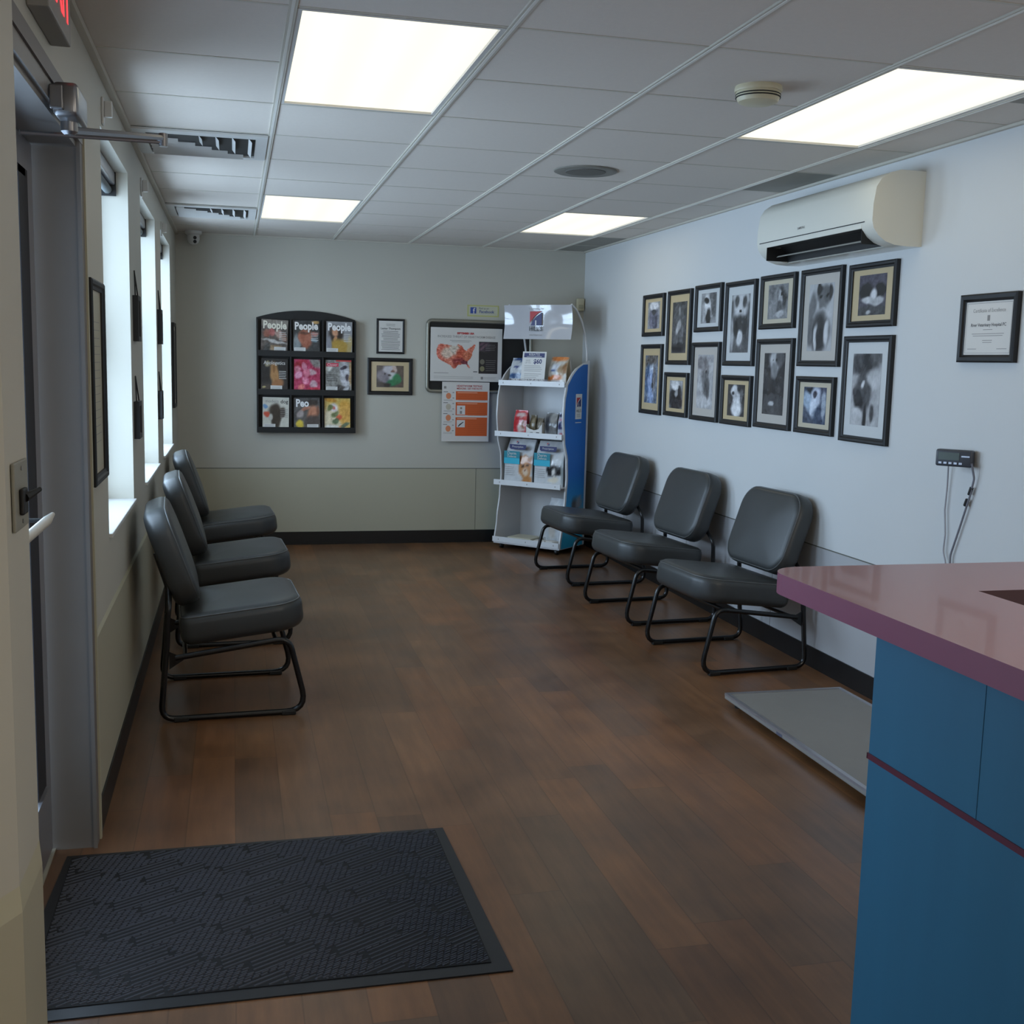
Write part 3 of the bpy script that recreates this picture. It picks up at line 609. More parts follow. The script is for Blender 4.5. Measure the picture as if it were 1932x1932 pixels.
MAGS = [
 (0, 2, 'four faces on a grey cover, top left pocket', paint((92, 84, 80), [(.5, .9, .6, .14, 0, (140, 132, 122)), (.2, .58, .13, .12, 0, (150, 92, 76)), (.42, .62, .13, .12, 0, (176, 100, 96)), (.66, .58, .12, .12, 0, (170, 140, 128)), (.86, .5, .1, .12, 0, (130, 90, 72)), (.5, .36, .5, .04, -.1, (180, 176, 172)), (.55, .16, .3, .1, 0, (150, 126, 96)), (.25, .16, .14, .14, 0, (60, 62, 62))], 22, 21), 'People', (232, 226, 208), .5, 'R'),
 (1, 2, 'a reddish face in a dark cap, top middle pocket', paint((52, 56, 58), [(.42, .72, .24, .14, 0, (54, 60, 54)), (.45, .45, .26, .3, 0, (166, 100, 78)), (.12, .3, .12, .3, 0, (130, 138, 140)), (.45, .62, .2, .04, 0, (110, 70, 56)), (.82, .6, .14, .06, 0, (170, 92, 76)), (.8, .4, .12, .06, 0, (120, 140, 148)), (.85, .95, .14, .05, 0, (190, 150, 92))], 14, 22), 'People', (236, 232, 226), .5, 'L'),
 (2, 2, 'a dark haired woman in a mustard top, top right pocket', paint((150, 150, 152), [(.36, .62, .28, .26, .2, (44, 34, 30)), (.32, .68, .13, .15, 0, (206, 150, 116)), (.35, .46, .07, .08, 0, (196, 138, 104)), (.5, .2, .42, .26, 0, (176, 142, 62)), (.1, .25, .1, .3, 0, (140, 140, 146)), (.9, .3, .1, .3, 0, (180, 160, 110))], 8, 23), 'People', (240, 238, 236), .62, 'L'),
 (0, 1, 'a tan long necked animal on black, middle left pocket', paint((34, 36, 38), [(.5, .55, .17, .34, .12, (178, 132, 84)), (.62, .25, .22, .14, .2, (160, 110, 72)), (.48, .7, .06, .1, 0, (140, 96, 54)), (.25, .86, .1, .08, 0, (150, 140, 110)), (.1, .14, .08, .03, 0, (170, 160, 110))], 8, 24), 'animalogy', (210, 208, 204), .5, 'C'),
 (1, 1, 'pink roses over the whole cover, centre pocket', paint((172, 44, 84), [(.25, .85, .24, .12, .3, (158, 20, 50)), (.4, .75, .08, .16, .3, (206, 128, 150)), (.7, .62, .14, .1, 0, (186, 150, 156)), (.18, .52, .16, .1, 0, (222, 150, 178)), (.5, .6, .14, .12, .4, (206, 110, 134)), (.45, .36, .14, .12, 0, (224, 132, 160)), (.75, .25, .13, .14, 0, (196, 160, 170)), (.3, .16, .14, .1, 0, (226, 120, 118)), (.15, .7, .12, .1, 0, (196, 116, 134)), (.85, .92, .3, .14, -.4, (128, 122, 118)), (.85, .08, .3, .06, 0, (190, 40, 70))], 26, 25, nscale=9), None, None, 0, None),
 (2, 1, 'a red corner title over grey text and white figures, middle right pocket', paint((132, 132, 128), [(.75, .55, .2, .4, .15, (190, 190, 196)), (.7, .76, .14, .06, .3, (44, 42, 60)), (.85, .45, .06, .1, 0, (70, 66, 80)), (.6, .12, .3, .12, 0, (60, 62, 66)), (.8, .14, .1, .06, .5, (180, 182, 186)), (.95, .6, .06, .4, 0, (170, 140, 100)), (.1, .75, .16, .08, 0, (200, 200, 192))], 26, 26, nscale=10), 'red', (206, 60, 84), 0, 'L'),
 (0, 0, 'a dark brown dog head silhouette on white, bottom left pocket', paint((206, 204, 192), [(.48, .6, .25, .2, 0, (56, 48, 40)), (.5, .3, .17, .34, 0, (50, 43, 36)), (.74, .55, .1, .16, -.4, (54, 46, 38)), (.14, .5, .11, .09, 0, (206, 84, 62)), (.1, .72, .1, .05, 0, (110, 150, 190)), (.3, .4, .1, .1, 0, (190, 186, 176)), (.5, .0, .6, .035, 0, (60, 110, 150))], 6, 27), 'moderndog', (70, 68, 66), .8, 'C'),
 (1, 0, 'a man resting his head and a yellow box, bottom middle pocket', paint((70, 72, 74), [(.7, .85, .22, .1, 0, (28, 26, 26)), (.72, .52, .2, .26, 0, (178, 114, 84)), (.42, .65, .22, .06, .5, (166, 110, 88)), (.75, .25, .3, .2, 0, (34, 32, 38)), (.25, .2, .14, .13, 0, (206, 180, 44)), (.25, .5, .14, .1, .4, (150, 140, 140)), (.92, .6, .07, .16, 0, (120, 70, 50))], 16, 28), 'Peo', (232, 232, 232), .3, 'R'),
 (2, 0, 'a yellow plate of salad with red and green food, bottom right pocket', paint((206, 176, 92), [(.35, .3, .5, .45, 0, (214, 202, 170)), (.8, .55, .24, .4, 0, (214, 160, 60)), (.38, .72, .15, .12, 0, (222, 212, 214)), (.38, .72, .07, .05, 0, (190, 100, 90)), (.55, .42, .12, .09, 0, (214, 84, 40)), (.45, .3, .14, .09, .4, (62, 96, 60)), (.25, .7, .12, .08, .5, (92, 108, 54)), (.4, .5, .16, .07, .5, (100, 116, 66)), (.6, .1, .24, .05, .3, (214, 110, 36)), (.8, .18, .2, .05, .4, (76, 104, 76)), (.3, .1, .3, .08, 0, (224, 222, 214)), (.2, .95, .3, .06, -.2, (196, 140, 40))], 20, 29, nscale=9), None, None, 0, None),
]
inkcache = {}
def ink(rgb):
    if rgb not in inkcache: inkcache[rgb] = mat('ink_%d_%d_%d' % rgb, rgb, .4, var=.02)
    return inkcache[rgb]
for (ci, ri, lab, art, title, tcol, tx, lblside) in MAGS:
    cx = RX0 + .012 + cw * (ci + .5); zz = RZ0 + rowz[ri]
    mw, mh = .206, .262
    t = thing('magazine', 'magazine with ' + lab, 'magazine', (cx + random.uniform(-.008, .008), YW - .063, zz + .004 - .016), 0, 'magazines in the wall rack')
    t.rotation_euler = (-.07, random.uniform(-.02, .02) if ri != 2 or ci else .035, 0)
    b = MB(); b.box(-mw / 2, mw / 2, .0005, .006, 0, mh, M_paper); b.build('pages', t)
    b = MB(); b.art(-mw / 2, mw / 2, 0, mh, 0, M_cover, art, 40, 50); cov = b.build('cover', t)
    b = MB()
    if title == 'red':
        b.rect(-mw / 2 + .004, 0, mh - .052, mh - .024, -.0006, ink((206, 60, 84))); b.rect(-.02, mw / 2, mh - .012, mh, -.0006, ink((200, 70, 70))); b.text('Closer', .03, -.05, mh - .038, -.001, M_inkw); b.lines(-mw / 2 + .008, 0, .09, .15, 4, -.0008, M_ink, .004)
    elif title == 'moderndog': b.text('modern', .036, -.03, mh - .032, -.0008, M_inkg, sx=.9); b.text('dog', .040, .065, mh - .034, -.0008, M_ink, bold=.0006)
    elif title == 'animalogy': b.text('Apologetics', .040, 0, mh - .034, -.0008, ink(tcol), sx=.88, bold=.0004)
    elif title:
        b.text(title, .084, 0 if title == 'People' else -.035, mh - .045, -.0008, ink(tcol), sx=.80, bold=.0028)
    if lblside:
        x0 = {'R': .0, 'L': -mw / 2 + .004, 'C': -.03 if ri == 1 else -mw / 2 + .01}[lblside]
        b.rect(x0, x0 + .09, .016, .05, -.0007, M_inkw); b.lines(x0 + .006, x0 + .08, .02, .046, 3, -.001, M_inkg, .002)
    if title in ('People', 'animalogy', 'moderndog'): b.lines(.035, .095, .10, .17, 5, -.0008, M_inkw if title != 'moderndog' else M_inkg, .004); 
    if b.v: b.build('lettering', cov)

# framed notice, framed dog photo
t = picture('framed_notice', 'small black framed sheet of text to the right of the magazine rack', 'picture frame', (1.241, YW, 1.703), 0, .228, .282, MP, .1, .1, None, prof=[(0, 0), (0, -.014), (.010, -.016), (.017, -.012), (.017, 0)], inset=.015)
b = MB(); b.rect(-.097, .097, -.124, .124, -.0105, M_paper); b.text('Lester Thompson', .0225, 0, .062, -.0112, M_ink, bold=.0004)
b.lines(-.04, .04, .078, .104, 2, -.011, M_ink, .0022, center=True); b.lines(-.082, .082, -.112, .046, 14, -.011, M_ink, .003, .3, True); b.build('notice', t)
picture('framed_photo', 'framed colour photo of a white dog with a green ball below the framed text', 'picture frame', (1.24, YW, 1.379), 0, .368, .297, MT, .222, .176,
        paint((84, 72, 64), [(.14, .35, .2, .6, 0, (40, 42, 50)), (.3, .5, .26, .34, .5, (124, 120, 130)), (.48, .82, .26, .2, -.2, (196, 192, 196)), (.66, .88, .1, .14, .3, (206, 184, 174)), (.6, .75, .08, .06, 0, (110, 76, 64)), (.62, .5, .14, .2, 0, (196, 198, 196)), (.76, .42, .14, .22, 0, (16, 124, 74)), (.6, .22, .24, .16, .4, (18, 116, 72)), (.5, .55, .06, .05, 0, (34, 30, 32)), (.3, .62, .05, .04, 0, (40, 36, 40)), (.2, .1, .3, .12, 0, (26, 30, 34))], 10, 31), nx=30, nz=24,
        prof=[(0, 0), (0, -.020), (.006, -.024), (.020, -.023), (.026, -.016), (.030, -.014), (.030, 0)])

# letter board with poster
bx0, bx1, bz0, bz1 = 1.545, 2.42, 1.268, 1.842
t = thing('letter_board', 'black notice board with a rounded grey metal rim behind the posters', 'notice board', ((bx0 + bx1) / 2, YW - .001, (bz0 + bz1) / 2))
bw, bh = bx1 - bx0, bz1 - bz0
MB().box(-bw / 2 + .01, bw / 2 - .01, -.014, 0, -bh / 2 + .01, bh / 2 - .01, M_blkm).build('board', t)
P = [(p[0], -.016, p[1]) for p in rrect(bw, bh, .035)]
MB().tube(P, .0155, mat('pewter_rim', (146, 144, 132), .35, metal=.6), 8, True).build('rim', t, 50)
px0, px1, pz0, pz1 = 1.566, 2.168, 1.352, 1.789
t = thing('poster', 'white poster with an orange red map of the country on the black board', 'poster', ((px0 + px1) / 2, YW - .0335, (pz0 + pz1) / 2))
pw, ph = px1 - px0, pz1 - pz0
b = MB(); b.box(-pw / 2, pw / 2, -.001, .001, -ph / 2, ph / 2, M_paper); sheet = b.build('sheet', t)
b = MB(); y = -.0016
b.text('SEPTEMBER USA', .021, -.01, .173, y, M_inkr, sx=.95, bold=.0012)
b.text('INCREASED THREAT OF HEARTWORM DISEASE', .026, 0, .145, y, M_inkg, sx=.88, bold=.0002)
b.lines(-.14, .04, .098, .120, 2, y, M_inkg, .003, .4, True)
b.rect(.105, .265, -.152, .11, y, mat('poster_black', (34, 31, 34), .4)); b.art(.108, .200, .03, .105, y - .0004, M_print, paint((54, 44, 56), [(.4, .5, .5, .12, .8, (100, 74, 88)), (.2, .8, .3, .1, .6, (90, 60, 80))], 10, 3), 10, 10)
for z, cc in ((-.055, (110, 106, 92)), (-.112, (128, 124, 92))): b.add([(.135 + .02 * math.cos(q * PI / 8), y - .0006, z + .022 * math.sin(q * PI / 8)) for q in range(16)], [tuple(range(16))], ink(cc))
b.lines(.165, .255, -.135, -.035, 6, y - .0006, M_inkg, .0022); b.lines(.16, .25, .035, .09, 4, y - .0006, M_inkg, .002)
b.lines(-.27, -.13, -.157, -.147, 1, y, M_inkg, .004); b.lines(.06, .10, -.143, -.133, 1, y, M_ink, .006); b.lines(-.27, .08, -.20, -.175, 2, y, M_inkg, .002)
b.rect(.125, .145, -.20, -.178, y, M_inkg); b.lines(.15, .26, -.20, -.178, 2, y, M_inkg, .002)
b.build('lettering', sheet)
# map outline (x right, z up), read off the poster
mapo = [(-.236, .075), (-.215, .085), (-.16, .078), (-.10, .068), (-.085, .07), (-.07, .085), (-.04, .072), (-.02, .045), (.0, .03), (.01, .045), (.04, .065), (.06, .085), (.075, .082), (.065, .05), (.05, .02), (.045, -.01), (.035, -.03), (.012, -.055), (.012, -.075), (.032, -.10), (.028, -.115), (.012, -.10), (-.002, -.078), (-.04, -.08), (-.07, -.085), (-.09, -.112), (-.11, -.115), (-.13, -.09), (-.16, -.075), (-.20, -.055), (-.235, -.035), (-.25, .0), (-.25, .04)]
def inside(x, z):
    c = False; n = len(mapo)
    for i in range(n):
        (x1, z1), (x2, z2) = mapo[i], mapo[i - 1]
        if (z1 > z) != (z2 > z) and x < (x2 - x1) * (z - z1) / (z2 - z1) + x1: c = not c
    return c
fnm = paint((214, 120, 96), [(.1, .5, .12, .5, 0, (214, 110, 90)), (.25, .6, .14, .22, 0, (222, 196, 176)), (.45, .75, .12, .2, 0, (214, 200, 184)), (.62, .55, .16, .3, 0, (196, 84, 58)), (.65, .3, .22, .16, .2, (140, 40, 40)), (.8, .5, .14, .2, .6, (204, 110, 78)), (.58, .15, .12, .12, 0, (176, 70, 54)), (.72, .25, .12, .08, 0, (112, 34, 46)), (.9, .1, .06, .1, 0, (186, 160, 150))], 34, 33, nscale=16)
b = MB(); nx, nz = 64, 40; V = []; C = []; idx = {}
for i in range(nx):
    for j in range(nz):
        x, z = -.255 + .34 * (i + .5) / nx, -.12 + .21 * (j + .5) / nz
        if inside(x, z):
            d = .17 / nx * 1.02; e = .105 / nz * 1.02; o = len(V); cc = lin(fnm(i / nx, j / nz))
            V += [(x - d, -.0018, z - e), (x + d, -.0018, z - e), (x + d, -.0018, z + e), (x - d, -.0018, z + e)]; C += [cc] * 4
b.add(V, [(k, k + 1, k + 2, k + 3) for k in range(0, len(V), 4)], M_print, C); b.build('map', sheet)

t = thing('poster', 'white sheet with three orange text blocks hanging below the map poster', 'poster', (1.868, YW - .0362, 1.10))
b = MB(); pw, ph = .40, .492; b.box(-.2, .2, -.001, .001, -.246, .246, M_paper); sheet = b.build('sheet', t)
b = MB(); y = -.0016
b.text('HEARTWORM TESTING', .021, .03, .213, y, M_inkr, sx=.98, bold=.0004); b.text('MEDICINE - GET THE FACTS', .019, .03, .192, y, M_inkr, sx=.9, bold=.0004)
b.rect(-.185, -.165, .19, .21, y, M_inkg)
for (z0, z1) in ((.098, .170), (-.028, .080), (-.200, -.045)):
    b.rect(-.084, .185, z0, z1, y, M_inko); b.lines(-.07, .10, z1 - .016, z1 - .006, 1, y - .0004, M_inkp, .005)
    for q in range(int((z1 - z0) / .018)): b.rect(-.06 if z0 > .09 else .02, .17, z1 - .03 - q * .016, z1 - .0285 - q * .016, y - .0004, ink((170, 70, 32)))
for (z0, z1, k) in ((-.022, .052, 0), (-.128, -.068, 1)):
    b.rect(-.074, -.004, z0, z1, y - .0006, M_inkw)
    if k: b.add([(-.066, y - .001, z0 + .006), (-.05, y - .001, z0 + .026), (-.02, y - .001, z0 + .046), (-.014, y - .001, z0 + .044), (-.036, y - .001, z0 + .024), (-.056, y - .001, z0 + .006)], [tuple(range(6))], M_ink)
    else: b.rect(-.048, -.030, z0 + .006, z0 + .03, y - .001, M_inkg); b.rect(-.046, -.030, z0 + .045, z0 + .06, y - .001, ink((150, 130, 110)))
for k in range(4):
    z = .13 - .09 * k
    b.add([(-.145 + .022 * math.cos(q * PI / 6), y, z + .026 * math.sin(q * PI / 6)) for q in range(12)], [tuple(range(12))], ink((214, 132, 92) if k != 1 else (190, 180, 160)))
    b.lines(-.188, -.15, z + .028, z + .04, 1, y, M_ink, .004); b.lines(-.185, -.11, z - .042, z - .028, 2, y, M_inkg, .002)
for k in range(8): b.rect(-.112, -.098, .155 - k * .045, .162 - k * .045, y, M_inkg)
b.build('lettering', sheet)

t = thing('sticker', 'yellow edged sign with a blue square logo above the black board', 'sign', (2.008, YW, 1.934))
b = MB(); b.box(-.133, .133, -.003, 0, -.048, .046, mat('yellow_border', (186, 186, 120), .5)); b.rect(-.122, .122, -.037, .036, -.0034, mat('sign_face', (190, 190, 168), .4)); b.build('sheet', t)
b = MB(); y = -.004; b.rect(-.108, -.058, -.024, .026, y, ink((44, 74, 150))); b.text('f', .062, -.079, -.004, y - .0005, M_inkw, bold=.001); b.text('Find us on', .02, .006, .019, y, M_inkn, sx=1.0)
b.text('Facebook', .034, .03, -.008, y, ink((60, 84, 140)), sx=.95, bold=.0006); b.build('lettering', t)
t = thing('motion_sensor', 'small cream motion sensor high on the back wall beside the right corner', 'sensor', (2.842, YW, 2.012))
MB().bbox(-.035, .03, -.045, 0, -.052, .052, .010, M_cream, 3).build('housing', t, 50); MB().bbox(-.024, .02, -.0475, -.04, -.034, .0, .006, mat('sensor_lens', (180, 176, 150), .4)).build('lens', t, 50)

# ------------------------------------------------------------------ air conditioner
W_AC = 1.09
t = thing('air_conditioner', 'white wall mounted air conditioner above the framed photos', 'air conditioner', (XR, 4.38 + W_AC / 2, 0), -PI / 2)
hwA = W_AC / 2
full = [(0, 2.05), (0, 2.365)] + [(-.12, 2.366), (-.17, 2.352), (-.21, 2.325), (-.232, 2.29), (-.242, 2.22), (-.243, 2.15), (-.235, 2.12), (-.21, 2.09), (-.175, 2.066), (-.13, 2.053), (-.07, 2.049)]
notch = [(0, 2.05), (0, 2.365)] + [(-.12, 2.366), (-.17, 2.352), (-.21, 2.325), (-.232, 2.29), (-.242, 2.22), (-.243, 2.15), (-.238, 2.125), (-.16, 2.13), (-.12, 2.10), (-.115, 2.053), (-.07, 2.049)]
M_ac = mat('ac_plastic', (226, 224, 212), .28, var=.01, coat=.3)
b = MB(); xa, xb = -hwA + .10, hwA - .09
for (x0, x1, pr_) in ((-hwA, xa, full), (xa, xb, notch), (xb, hwA, full)): b.prism([(p[0], p[1]) for p in pr_], x0, x1, M_ac, 'yz')
recalc(b.build('body', t, 35))
MB().box(-hwA + .03, hwA - .06, -.2445, -.24, 2.148, 2.152, M_blkm).build('panel_seam', t)
b = MB(); b.add([(xa + .002, -.236, 2.124), (xb - .002, -.236, 2.124), (xb - .002, -.161, 2.1285), (xa + .002, -.161, 2.1285), (xa + .002, -.122, 2.10), (xb - .002, -.122, 2.10), (xb - .002, -.117, 2.056), (xa + .002, -.117, 2.056)], [(0, 1, 2, 3), (3, 2, 5, 4), (4, 5, 6, 7)], M_blkm)
b.box(xa, xa + .003, -.236, -.117, 2.06, 2.126, M_blkm).box(xb - .003, xb, -.236, -.117, 2.06, 2.126, M_blkm); b.build('air_outlet', t)
for (y0, z0, y1, z1) in ((-.186, 2.078, -.176, 2.086), (-.122, 2.052, -.117, 2.058)):
    b = MB(); b.add([(xa + .01, y0, z0), (xb - .01, y0, z0), (xb - .01, y1, z1), (xa + .01, y1, z1), (xa + .01, y0 + .004, z0), (xb - .01, y0 + .004, z0), (xb - .01, y1 + .004, z1), (xa + .01, y1 + .004, z1)], [(0, 1, 2, 3), (4, 7, 6, 5), (0, 4, 5, 1), (3, 2, 6, 7)], M_ac); b.build('louver', t)
b = MB(); b.text('SAMSUNG', .016, -.08, 2.185, -.2436, M_inkg, bold=.0002); b.build('lettering', t)

# ------------------------------------------------------------------ scale readout on the right wall
t = thing('scale_display', 'dark grey digital scale readout on a bracket on the right wall', 'scale display', (2.825, 3.955, 1.176), -math.radians(52))
b = MB(); b.bbox(-.072, .072, -.03, .012, -.034, .034, .008, mat('dark_grey_plastic', (62, 66, 74), .4), 3); b.build('housing', t, 40)
MB().box(-.060, .022, -.032, -.0295, -.008, .022, mat('lcd', (62, 72, 58), .2)).build('screen', t)
b = MB()
for k in range(5): b.box(-.058 + k * .02, -.046 + k * .02, -.0322, -.0295, -.024, -.016, M_alu)
b.build('button', t)
MB().box(.03, .062, -.0318, -.0295, .006, .012, M_alu).build('badge', t)
MB().tube([(.02, .01, 0), (.072, .066, -.002)], .018, M_blkm, 10).build('bracket', t, 40)
b = MB(); c1 = [(2.86, 4.05, 1.145), (2.866, 4.055, 1.05), (2.866, 4.06, .95), (2.866, 4.045, .85), (2.866, 4.05, .775), (2.86, 4.02, .738), (2.868, 4.01, .60), (2.868, 4.02, .2), (2.85, 4.02, .03), (2.75, 4.02, .02)]
b.tube(fillet(c1, .05, 3), .0035, mat('grey_cable', (150, 152, 160), .5), 6); tag(b.build('cable'), 'thin light grey cable hanging from the left of the scale readout', 'cable')
t = thing('power_cord', 'darker grey cord with two plug joints slanting down from the scale readout', 'cord', (0, 0, 0))
c2 = [(2.845, 3.88, 1.16), (2.862, 3.88, 1.10), (2.864, 3.90, 1.03), (2.866, 3.95, .90), (2.866, 4.0, .77), (2.868, 4.0, .6), (2.868, 3.98, .1), (2.868, 3.5, .02), (2.868, 2.9, .02)]
MB().tube(fillet(c2, .05, 3), .0045, mat('slate_cable', (110, 112, 122), .5), 6).build('cord', t)
MB().tube([(2.864, 3.894, 1.062), (2.864, 3.906, 1.032)], .008, M_blkm, 8).build('plug', t); MB().tube([(2.864, 3.915, 1.012), (2.865, 3.928, .985)], .008, M_blkm, 8).build('plug', t)

# ------------------------------------------------------------------ floor scale
t = thing('floor_scale', 'low flat grey floor scale platform lying beside the right wall', 'scale', (2.435, 3.92, 0))
hx, hy = .29, .625
MB().bbox(-hx, hx, -hy, hy, .030, .05, .004, mat('scale_frame', (168, 168, 164), .4, metal=.4)).build('platform', t)
b = MB()
for (x0, x1, y0, y1) in ((-hx, -hx + .018, -hy, hy), (hx - .018, hx, -hy, hy), (-hx + .018, hx - .018, -hy, -hy + .018), (-hx + .018, hx - .018, hy - .018, hy)): b.box(x0, x1, y0, y1, .046, .057, M_alu)
b.build('edge_rail', t)
MB().box(-hx + .018, hx - .018, -hy + .018, hy - .018, .046, .0535, mat('grey_rubber_mat', (128, 126, 122), .55, bump=.3, bscale=250)).build('rubber_mat', t)
MB().box(-hx - .001, -hx + .001, .07, .12, .033, .045, mat('grey_badge', (96, 98, 116), .5)).build('badge', t)
for sx in (-1, 1):
    for sy in (-1, 1): MB().lathe([(0, 0), (.02, 0), (.02, .022), (0, .024)], (sx * (hx - .05), sy * (hy - .05), 0), M_blkm, 14).build('foot', t)

# ------------------------------------------------------------------ door mat
t = thing('door_mat', 'charcoal ribbed entrance mat with a rubber border on the wooden floor', 'mat', (0, 0, 0))
mx0, mx1, my0, my1 = -.478, .665, 2.552, 3.44
M_rub = mat('mat_rubber', (27, 28, 31), .5, var=.1)
M_carp = mat('mat_carpet', (64, 66, 74), .8, var=.25, scale=120, bump=.5, bscale=700)
b = MB(); b.prism([(-.535, my0), (.668, my0), (.650, my1), (-.500, my1)], 0.0, .004, M_rub, 'xy')
b.build('rubber_border', t)
cx0, cx1, cy0, cy1 = -.485, .622, my0 + .045, my1 - .018
M_back = mat('mat_backing', (13, 13, 15), .8, var=.2, scale=90)
b = MB(); b.box(cx0, cx1, cy0, cy1, .004, .0062, M_back)
def clipseg(p, q):
    t0, t1 = 0.0, 1.0; dx, dy = q[0] - p[0], q[1] - p[1]
    for (pp, qq) in ((-dx, p[0] - cx0 - .004), (dx, cx1 - .004 - p[0]), (-dy, p[1] - cy0 - .004), (dy, cy1 - .004 - p[1])):
        if abs(pp) < 1e-9:
            if qq < 0: return None
        else:
            rr_ = qq / pp
            if pp < 0: t0 = max(t0, rr_)
            else: t1 = min(t1, rr_)
    if t0 >= t1: return None
    return (p[0] + t0 * dx, p[1] + t0 * dy), (p[0] + t1 * dx, p[1] + t1 * dy)
def ridge(p, q, wd, hgt):
    sg = clipseg(p, q)
    if not sg: return
    (ax, ay), (bx, by) = sg; d = Vector((bx - ax, by - ay)); L_ = d.length
    if L_ < .005: return
    d /= L_; n = Vector((-d.y, d.x)) * wd / 2; z0, z1 = .0062, .0062 + hgt
    V = []
    for (x, y) in ((ax, ay), (bx, by)):
        V += [(x + n.x, y + n.y, z0), (x + n.x * .5, y + n.y * .5, z1), (x - n.x * .5, y - n.y * .5, z1), (x - n.x, y - n.y, z0)]
    b.add(V, [(0, 4, 5, 1), (1, 5, 6, 2), (2, 6, 7, 3), (0, 1, 2, 3), (4, 7, 6, 5)], M_carp)
A_ = math.radians(29); du = Vector((math.cos(A_), math.sin(A_))); dn = Vector((-du.y, du.x))
groups = []
for i in range(-3, 4):
    for j in range(-4, 5):
        for off in (Vector((0, 0)), Vector((.0755, -.039)) * 1.0, Vector((.151, -.078))):
            if off.x > .1: continue
            groups.append(Vector((.0335 + i * .290, 2.939 + j * .1745 - i * .004)) + off)
def in_group(p):
    for g_ in groups:
        e = p - g_; a, c = e.dot(du), e.dot(dn)
        if abs(a) < .096 and abs(c) < .032: return True
    return False
for g_ in groups:
    for k in range(-1, 3): 
        c = g_ + dn * ((k - .5) * .0172); sh = k * .006
        ridge(c + du * (-.088 + sh), c + du * (.088 + sh), .0064, .0022)
for q in range(-110, 111):
    for k in range(-40, 41):
        c = Vector((.1, 3.0)) + dn * (q * .0082) + du * (k * .0235 + (q % 3) * .0078)
        if c.x < cx0 or c.x > cx1 or c.y < cy0 or c.y > cy1 or in_group(c): continue
        ridge(c - du * .0088, c + du * .0088, .0058, .0020 + .001 * ((q + k) % 2))
b.build('carpet', t)

# ------------------------------------------------------------------ chairs
def cushion(w_, d, tk, R, rf, crown=.012, edge=.035, mat_=None, n=8):
    """padded slab: plan = rounded rect (d along x, w along y), z from 0 to tk"""
    b = MB(); prof = []
    m = 5
    for k in range(m + 1):
        a = -PI / 2 + PI / 2 * k / m; prof.append((edge * (1 - math.cos(a)), edge * (1 + math.sin(a))))
    for k in range(m + 1):
        a = PI / 2 * k / m; prof.append((edge * (1 - math.cos(a)), tk - edge + edge * math.sin(a)))
    rings = []
    for (ins, z) in prof:
        rings.append([(p[0], p[1], z) for p in rrect(d - 2 * ins, w_ - 2 * ins, max(R - ins, .008), n, max(rf - ins, .008))])
    for s in (.75, .5, .25):
        rings.append([(p[0] * s, p[1] * s, tk + crown * (1 - s * s)) for p in [(q[0], q[1]) for q in rrect(d - 2 * edge, w_ - 2 * edge, max(R - edge, .008), n, max(rf - edge, .008))]])
    V = [p for r in rings for p in r]; N_ = len(rings[0]); F = []
    for i in range(len(rings) - 1):
        for k in range(N_): F.append((i * N_ + k, i * N_ + (k + 1) % N_, (i + 1) * N_ + (k + 1) % N_, (i + 1) * N_ + k))
    F.append(tuple(range(N_))[::-1]); F.append(tuple((len(rings) - 1) * N_ + k for k in range(N_)))
    b.add(V, F, mat_ or M_vinyl); return b
def welt(w_, d, z, R, rf, ins=.006, r=.0028):
    return [(p[0], p[1], z) for p in rrect(d - 2 * ins, w_ - 2 * ins, max(R - ins, .01), 8, max(rf - ins, .01))]
CW = .60
